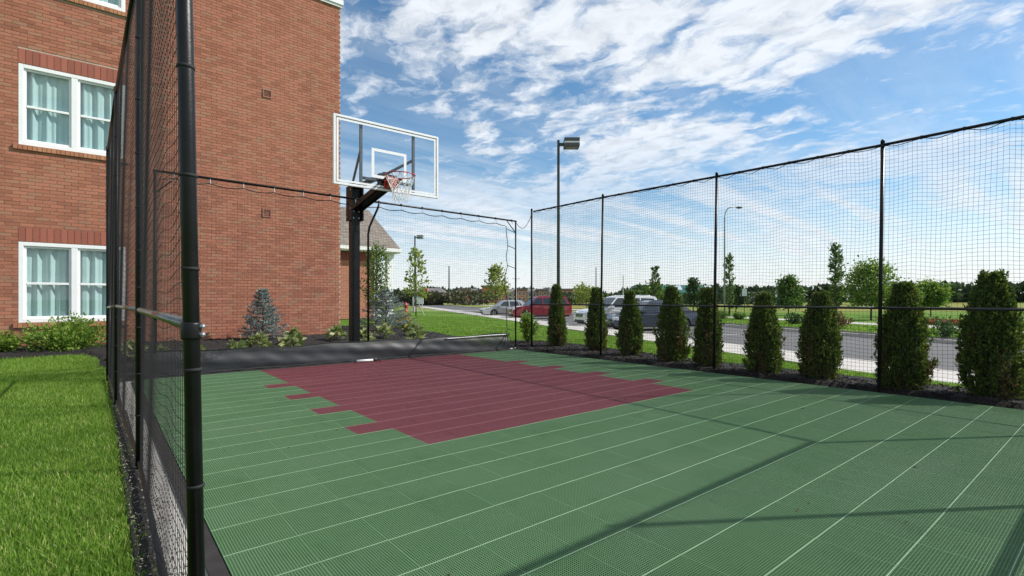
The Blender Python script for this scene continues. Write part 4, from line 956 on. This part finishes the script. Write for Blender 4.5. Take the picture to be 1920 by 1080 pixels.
def car(label, loc, rz, Lc, Wc, Hc, col, suv):
    C_ = thing('car', label, 'car', loc, rz, 'cars parked nose in along the sidewalk')
    wb = Lc*.58; xf, xr = wb/2+.02, -wb/2+.02; f_, b_ = Lc/2, -Lc/2; wr = .34 if suv else .32
    belt = Hc*.60; hood = Hc*(.57 if suv else .55); sill = .24 if suv else .20
    tailz = belt+.02 if suv else Hc*.64
    top = [(b_+.02,.50),(b_,.72),(b_+.05,tailz-.04),(b_+.16,tailz)] + ([(b_+.4,belt+.03)] if suv else [(b_+.85,tailz+.02)])
    top += [(0,belt),(xf-.42,belt-.01),(xf+.1,hood+.02),(f_-.28,hood-.08),(f_-.06,hood-.22),(f_,hood-.36),(f_,.42),(f_-.04,.28)]
    prof = top + [(xf+wr+.06,sill)] + arc(xf, wr+.055, 0, math.pi) + [(xr+wr+.10,sill)] + arc(xr, wr+.055, 0, math.pi) + [(b_+.1,sill+.04)]
    prof = [(x, z) for x, z in prof]
    n = len(prof); mb = MB(); hw = Wc/2
    def yscale(x): return 1 - .10*max(0, (abs(x)-Lc*.30)/(Lc*.20))**2
    sl = [(-1,.965,.0),(-.955,1,.0),(.955,1,.0),(1,.965,.0)]
    for (fy, k_, _) in sl:
        for (x, z) in prof:
            zz = .62+(z-.62)*(k_ if z > .62 else 1); mb.v.append((x*(1 if abs(fy) < 1 else .995), fy*hw*yscale(x), zz))
    for s_ in range(3):
        for i in range(n): mb.f.append((s_*n+i, s_*n+(i+1) % n, (s_+1)*n+(i+1) % n, (s_+1)*n+i)); mb.m.append(0)
    mb.f.append(tuple(range(n))); mb.m.append(0); mb.f.append(tuple(reversed(range(3*n, 4*n)))); mb.m.append(0)
    body = mb.build('body', col, C_, bevel=.025)
    # greenhouse with leaning sides
    tb = .30/(Hc-belt)*.8
    if suv: gp = [(b_+.14,belt),(b_+.42,Hc-.07),(b_+.75,Hc),(xf-1.35,Hc),(xf-1.0,Hc-.06),(xf-.30,belt)]
    else: gp = [(b_+.55,tailz),(b_+1.25,Hc-.03),(b_+1.7,Hc),(xf-1.35,Hc),(xf-1.0,Hc-.05),(xf-.28,belt)]
    def gy(z, o=0): return hw*.93-(z-belt)*tb+o
    k = len(gp); mb = MB()
    for s_ in (-1, 1):
        for (x, z) in gp: mb.v.append((x, s_*gy(z), z))
    for i in range(k-1): mb.f.append((i, i+1, k+i+1, k+i)); mb.m.append(0)
    mb.f.append(tuple(range(k))); mb.m.append(0); mb.f.append(tuple(reversed(range(k, 2*k)))); mb.m.append(0)
    cab = mb.build('cabin', col, C_, bevel=.03)
    def side_pane(pts, s_, nm='side_window'):
        MB().add([(x, s_*gy(z, .006), z) for x, z in pts], [tuple(range(len(pts)))]).build(nm, M['car_glass'], cab)
    zt, zb = Hc-.11, belt+.05
    def xfront(z): a, b = gp[-2], gp[-1]; return a[0]+(b[0]-a[0])*(z-a[1])/(b[1]-a[1])
    def xback(z): a, b = gp[0], gp[1]; return a[0]+(b[0]-a[0])*(z-a[1])/(b[1]-a[1])
    xm = (xf+xr)/2-.05
    for s_ in (-1, 1):
        side_pane([(xm+.05,zb),(xfront(zb)-.10,zb),(xfront(zt)-.06,zt),(xm+.05,zt)], s_)
        q = xr+.42; side_pane([(q,zb),(xm-.05,zb),(xm-.05,zt),(q-.02 if suv else q+.1,zt)], s_)
        if suv: side_pane([(xback(zb)+.22,zb+.02),(q-.07,zb),(q-.09,zt),(xback(zt)+.14,zt-.02)], s_)
        else: side_pane([(q-.06,zb),(q+.02,zt-.02),(q-.02,zt-.05),(max(xback(zb)+.12,q-.35),zb)], s_)
    def cross_pane(a, b, nm, i0=.08, i1=.93, out=.012):
        p0 = (a[0]+(b[0]-a[0])*i0, a[1]+(b[1]-a[1])*i0); p1 = (a[0]+(b[0]-a[0])*i1, a[1]+(b[1]-a[1])*i1)
        dx, dz = b[0]-a[0], b[1]-a[1]; l_ = math.hypot(dx, dz); nx_, nz_ = (-dz/l_*out, dx/l_*out)
        if nz_ < 0: nx_, nz_ = -nx_, -nz_
        MB().add([(p0[0]+nx_,-gy(p0[1],-.05),p0[1]+nz_),(p0[0]+nx_,gy(p0[1],-.05),p0[1]+nz_),(p1[0]+nx_,gy(p1[1],-.05),p1[1]+nz_),(p1[0]+nx_,-gy(p1[1],-.05),p1[1]+nz_)], [(0,1,2,3)]).build(nm, M['car_glass'], cab)
    cross_pane(gp[-1], gp[-2], 'windscreen'); cross_pane(gp[0], gp[1], 'rear_window')
    for s_ in (-1, 1):      # doors, handles, mirrors
        for x0, x1 in ((xm, xfront(belt)-.02), (xr+.42, xm-.012)):
            mb = MB(); y_ = s_*(hw+.001); w_ = .008
            for (p, q) in (((x0,sill+.14),(x0,belt-.02)), ((x1,sill+.14),(x1,belt-.02)), ((x0,sill+.14),(x1,sill+.14))): mb.bar((p[0],y_,p[1]),(q[0],y_,q[1]),w_,w_)
            dr = mb.build('door', M['car_trim'], C_)
            MB().box(x0+.06, x0+.26, *sorted((s_*(hw-.005), s_*(hw+.03))), belt-.13, belt-.095).build('handle', col, dr, bevel=.008)
        MB().box(xfront(belt)-.32, xfront(belt)-.10, *sorted((s_*(hw*.93), s_*(hw+.16))), belt+.0, belt+.15).build('mirror', col, C_, bevel=.03)
        MB().cbox((f_-.13, s_*(hw*.93-.17), hood-.20), .14, .17, .075, (.94,-s_*.34,0), (s_*.34,.94,0)).build('headlight', M['lampglass'], C_, bevel=.03)
        MB().cbox((b_+.10, s_*(hw*.93-.13), tailz-.13 if not suv else belt-.06), .09, .13, .09 if not suv else .16, (.94,s_*.34,0), (-s_*.34,.94,0)).build('taillight', M['taillight'], C_, bevel=.03)
        MB().box(xr+wr+.14, xf-wr-.1, *sorted((s_*(hw-.02), s_*(hw+.006))), sill-.02, sill+.07).build('rocker', M['car_trim'], C_)
    gr = MB().box(f_-.03, f_+.008, -hw*.50, hw*.50, hood-.42, hood-.22).build('grille', M['car_trim'], C_, bevel=.01)
    for k_ in range(4): MB().box(f_+.008, f_+.014, -hw*.48, hw*.48, hood-.405+k_*.048, hood-.392+k_*.048).build('grille_bar', M['chrome'], gr)
    MB().box(f_-.05, f_+.012, -hw*.66, hw*.66, .26, .40).build('bumper_intake', M['car_trim'], C_, bevel=.02)
    MB().box(f_+.006, f_+.022, -.16, .16, .42, .52).build('number_plate', M['plate'], C_)
    MB().box(b_-.012, b_+.04, -.16, .16, .62, .72).build('number_plate', M['plate'], C_)
    MB().box(b_+.15, f_-.2, -hw*.8, hw*.8, .17, .3).build('underbody', M['car_trim'], C_)
    if suv:
        for s_ in (-1, 1): MB().tube([(b_+.7,s_*gy(Hc,-.06),Hc+.005),(b_+.78,s_*gy(Hc,-.06),Hc+.05),(xf-1.5,s_*gy(Hc,-.06),Hc+.05),(xf-1.42,s_*gy(Hc,-.06),Hc+.005)], .014, 6).build('roof_rail', M['chrome'], C_)
    for x in (xf, xr):
        for s_ in (-1, 1):
            c_ = (x, s_*(hw-.02), wr)
            wl = MB().lathe([(wr-.10,-.20),(wr-.02,-.195),(wr,-.16),(wr,-.04),(wr-.02,-.005),(wr-.10,0)], c_, (0,s_,0), 24).build('wheel', M['tyre'], C_, smooth=True)
            mb = MB().lathe([(wr-.10,-.01),(wr-.115,.004),(wr-.13,-.03),(.06,-.05),(.05,-.012),(.001,-.008)], c_, (0,s_,0), 20)
            for q in range(5):
                a = q*2*math.pi/5; mb.bar((x+.05*math.cos(a), s_*(hw-.030), wr+.05*math.sin(a)), (x+(wr-.115)*math.cos(a), s_*(hw-.028), wr+(wr-.115)*math.sin(a)), .05, .03, (0,1,0))
            mb.build('rim', M['alloy'], wl)
    return C_
hd = math.atan2(.403, -.915)
def nose(x, y, Lc): return (x+.915*Lc/2, y-.403*Lc/2, -.398)
car('silver sedan parked farthest left past the corner post', nose(26.75, 37.3, 4.85), hd, 4.85, 1.80, 1.45, paint('silver_paint', (.50,.51,.50), .6), False)
car('red sport utility car parked left of the first arborvitae', nose(25.05, 31.0, 4.85), hd, 4.85, 1.86, 1.74, paint('red_paint', (.26,.012,.025), .2), True)
car('white sport utility car behind the second and third arborvitae', nose(20.45, 19.3, 4.75), hd, 4.75, 1.88, 1.70, paint('white_paint', (.72,.73,.74), .05), True)
car('dark blue grey sedan behind the third to fifth arborvitae', nose(19.1, 16.2, 4.75), hd, 4.75, 1.82, 1.46, paint('slate_paint', (.045,.055,.085), .5), False)

# ------------------------------------------------------------------ lamps, poles, hydrant, signs
def shoebox_lamp(label, loc, h_, r_, hw_, ang):
    T_ = thing('area_light', label, 'lamp post', loc, 0, 'square parking lot lights')
    MB().tube([(0,0,-.1),(0,0,h_)], [r_*1.25, r_*.9], 12).build('pole', M['pole_bronze'], T_, bevel=.01)
    MB().box(-r_*2.2, r_*2.2, -r_*2.2, r_*2.2, -.1, .45).build('footing', M['concrete'], T_, bevel=.02)
    c, s_ = math.cos(ang), math.sin(ang); ax, ay = (c, s_, 0), (-s_, c, 0); g_ = r_+.14
    MB().cbox((c*(r_+.08), s_*(r_+.08), h_-.16), .10, .04, .05, ax, ay).build('arm', M['pole_bronze'], T_)
    hd_ = MB().cbox((c*(g_+hw_), s_*(g_+hw_), h_-.03), hw_, hw_*.85, .065, ax, ay).build('lamp_head', M['lamp_grey'], T_, bevel=.015)
    MB().cbox((c*(g_+hw_), s_*(g_+hw_), h_-.125), hw_*.97, hw_*.82, .029, ax, ay).build('pale_band', M['boardwhite'], hd_)
    MB().cbox((c*(g_+hw_), s_*(g_+hw_), h_-.215), hw_, hw_*.85, .060, ax, ay).build('lamp_door', M['lamp_grey'], hd_, bevel=.015)
    MB().cbox((c*(g_+hw_), s_*(g_+hw_), h_-.277), hw_*.72, hw_*.6, .006, ax, ay).build('lens', M['lens'], hd_)
shoebox_lamp('tall green grey pole with square lamp head beyond the right net', (12.64,12.92,-.12), 6.88, .052, .27, -YAW)
shoebox_lamp('distant pole with square lamp head behind the staked tree', (24.15,44.81,0), 7.4, .075, .30, -YAW)
SL = thing('street_lamp', 'thin grey street lamp with a curved arm across the street', 'street lamp', (43.2,23.1,-.3))
pts = [(0,0,0),(0,0,8.6)] + [(.5*(1-math.cos(q*math.pi/16))*.77, -.5*(1-math.cos(q*math.pi/16))*.63, 8.6+1.0*math.sin(q*math.pi/16)) for q in range(1,9)] + [(.75,-.61,9.62)]
MB().tube(pts, [.085,.06]+[.045]*9, 10).build('pole', simple('grey_pole', (.34,.37,.38), .5, .4), SL, smooth=True)
MB().lathe([(.02,-.25),(.09,-.15),(.11,.1),(.06,.3),(.01,.34)], (.98,-.79,9.6), (.77,-.63,.05), 10).build('lamp_head', M['lamp_grey'], SL, smooth=True)
HY = thing('fire_hydrant', 'red fire hydrant on the lawn by the staked tree', 'hydrant', (22.33,43.2,0))
M['hyd'] = simple('hydrant_red', (.42,.025,.022), .45)
MB().lathe([(.19,-.05),(.19,.05),(.13,.06),(.125,.55),(.165,.56),(.165,.62),(.14,.64),(.12,.76),(.06,.83),(.035,.84),(.035,.90),(.001,.90)], n=14).build('barrel', M['hyd'], HY, smooth=True)
for ax in ((1,0,0),(-1,0,0),(0,-1,0)): MB().lathe([(.06,.08),(.06,.19),(.078,.19),(.078,.24),(.03,.25),(.03,.28)], (0,0,.45), ax, 10).build('nozzle_cap', M['hyd'], HY)
def util_pole(label, loc, h_, col, r_=.14, cross=True):
    T_ = thing('utility_pole', label, 'pole', loc, 0, 'distant utility poles'); m_ = simple('pole_wood'+str(int(loc[0])), col, .8)
    MB().tube([(0,0,-.2),(0,0,h_)], [r_, r_*.7], 8).build('pole', m_, T_)
    if cross: MB().cbox((0,0,h_-.5), 1.0, .06, .07, (.78,-.63,0), (.63,.78,0)).build('cross_arm', m_, T_)
util_pole('dark utility pole above the left tree line', (105.3,168.0,-.3), 14.5, (.05,.045,.04), .3, False)
util_pole('pale utility pole in front of the brick apartments', (86.5,104.5,-.3), 7.5, (.62,.62,.60), .16, True)
util_pole('white post left of the far corner net post', (74.5,69.0,-.3), 4.6, (.66,.66,.64), .13, False)
util_pole('second white post just right of its twin behind the sedan', (76.0,68.0,-.3), 4.2, (.62,.62,.6), .13, False)
util_pole('grey pole right of the tall lamp above the trees', (88,70,-.3), 6.6, (.60,.61,.60), .12, False)
util_pole('thin grey pole left of the tall lamp on the horizon', (120,106,-.3), 11.5, (.09,.09,.09), .2, False)
SG = thing('sign_board', 'white sign board behind the staked tree', 'sign', (32.2,58.9,0))
MB().box(-.7,.7,-.06,.06,.55,1.5).build('panel', M['white'], SG)
for x in (-.6, .5): MB().box(x,x+.1,-.05,.05,-.1,.55).build('post', M['white'], SG)
SG.rotation_euler = (0,0,-YAW)
SG = thing('street_sign', 'small white street sign right of the street lamp', 'sign', (46.6,23.0,-.3), -YAW)
MB().tube([(0,0,-.1),(0,0,2.4)], .03, 8).build('post', M['lamp_grey'], SG); MB().box(-.22,.22,-.04,-.025,1.75,2.4).build('panel', M['white'], SG)
SG = thing('sign_board', 'white and dark monument sign left of the cone shaped field tree', 'sign', (120,50.9,-.3), -YAW)
MB().box(-1.1,1.1,-.2,.2,.2,3.6).build('panel', M['white'], SG); MB().box(1.1,1.7,-.25,.25,-.1,3.8).build('pier', simple('navy', (.02,.025,.05), .6), SG); MB().box(-1.2,1.1,-.3,.3,-.2,.2).build('base', M['concrete'], SG)

# ------------------------------------------------------------------ far buildings
def far_windows(parent, x0, x1, nx_, zs_, w_, h_, y):
    for z in zs_:
        for k in range(nx_):
            x = x0+(x1-x0)*(k+.5)/nx_; f_ = MB().box(x-w_/2-.12, x+w_/2+.12, y-.12, y, z-.12, z+h_+.12).build('window', M['white'], parent)
            MB().box(x-w_/2, x+w_/2, y-.16, y-.125, z, z+h_).build('pane', M['car_glass'], f_)
M['apt_brick'] = simple('apartment_brick', (.34,.15,.09), .9, scale=.3)
M['apt_tan'] = simple('apartment_tan', (.38,.31,.25), .9, scale=.3)
M['apt_orange'] = simple('apartment_orange', (.50,.19,.09), .8, scale=.3)
M['grey_roof'] = simple('grey_roof', (.16,.15,.15), .9, scale=.5)
A = thing('apartment_block', 'long brick apartment block with orange towers on the left horizon', 'building', (140,170,-.3), -YAW)
MB().box(-26,26,0,12,0,4.9).build('wall', M['apt_tan'], A)
for k, (x, w_, h_) in enumerate(((-22,2.6,6.3),(-9,5.2,7.6),(3,2.0,6.2),(12,2.2,6.0),(22,3.0,6.2))):
    tw = MB().box(x-w_,x+w_,-.8,6,0,h_-.7).build('tower', M['apt_orange'] if k != 3 else M['apt_brick'], A)
    MB().box(x-w_-.5,x+w_+.5,-1.3,6.5,h_-.69,h_).build('tower_roof', M['grey_roof'], tw)
    far_windows(tw, x-w_+.3, x+w_-.3, 2 if w_ < 4 else 4, (1.0, 3.4), .9, 1.4, -.8)
MB().add([(-26.5,-.5,4.91),(26.5,-.5,4.91),(26.5,12.5,4.91),(-26.5,12.5,4.91),(-24,6,6.3),(24,6,6.3)], [(0,1,5,4),(1,2,5),(2,3,4,5),(3,0,4)]).build('roof', M['grey_roof'], A)
far_windows(A, -19, -15, 2, (.8,3.0), 1.1, 1.4, 0); far_windows(A, -3, 1, 2, (.8,3.0), 1.1, 1.4, 0); far_windows(A, 5.5, 9.5, 2, (.8,3.0), 1.1, 1.4, 0); far_windows(A, 14.5, 19, 2, (.8,3.0), 1.1, 1.4, 0)
A = thing('apartment_block', 'smaller brick block with orange gable left of the long apartments', 'building', (112,196,-.3), -YAW)
MB().box(-7,7,0,10,0,4.6).build('wall', M['apt_brick'], A); MB().box(-3,0,-.6,3,0,6.2).build('tower', M['apt_orange'], A)
MB().add([(-7.6,-.6,4.61),(7.6,-.6,4.61),(7.6,10.6,4.61),(-7.6,10.6,4.61),(-5,5,6.6),(5,5,6.6)], [(0,1,5,4),(1,2,5),(2,3,4,5),(3,0,4)]).build('roof', M['grey_roof'], A)
far_windows(A, 1, 6, 3, (.8,2.8), 1.0, 1.2, 0)
M['green_roof'] = simple('green_metal_roof', (.035,.15,.115), .45, .2, scale=.6)
M['dark_brick'] = simple('dark_brick', (.13,.075,.06), .9, scale=.4)
A = thing('green_roof_building', 'long dark brick building with green metal roof on the horizon', 'building', (160,107,-.3), -YAW)
MB().box(-12,17,0,12,0,3.9).build('wall', M['dark_brick'], A)
rf = MB().add([(-13,-1,3.91),(17.5,-1,3.91),(17.5,13,3.91),(-13,13,3.91),(-11,5,6.9),(17,5,6.9)], [(0,1,5,4),(1,2,5),(2,3,4,5),(3,0,4)]).build('roof', M['green_roof'], A)
MB().box(-5.2,-2.2,2,6,5.5,8.0).build('chimney', M['dark_brick'], rf)
gb = MB().add([(-14.5,-3.5,3.2),(-9.5,-3.5,3.2),(-12,-3.5,6.5),(-14.5,5,3.2),(-9.5,5,3.2),(-12,5,6.5)], [(0,2,5,3),(1,4,5,2)]).build('gable_roof', M['green_roof'], A)
MB().add([(-14.2,-3.2,0),(-9.8,-3.2,0),(-9.8,-3.2,3.3),(-12,-3.2,6.2),(-14.2,-3.2,3.3)], [(0,1,2,3,4)]).build('gable_wall', M['dark_brick'], A)
for x in (3.5, 9.5, 14.5): MB().add([(x-1.6,-.2,5.0),(x+1.6,-.2,5.0),(x+1.6,1.5,6.6),(x-1.6,1.5,6.6),(x-1.6,3,6.6),(x+1.6,3,6.6)], [(0,1,2,3),(3,2,5,4)]).build('skylight', M['lampglass'], rf)
far_windows(A, -8, 16, 9, (1.0,), 1.2, 1.6, 0)
A = thing('low_tan_building', 'low tan brick building behind the field trees', 'building', (170,81,-.3), -YAW)
MB().box(-6,6,0,8,0,3.4).build('wall', simple('tan_brick', (.36,.25,.17), .9), A); MB().box(-6.2,6.2,-.2,8.2,3.4,4.0).build('parapet', M['siding'], A)
far_windows(A, -5, 5, 3, (1.0,), 1.4, 1.4, 0)
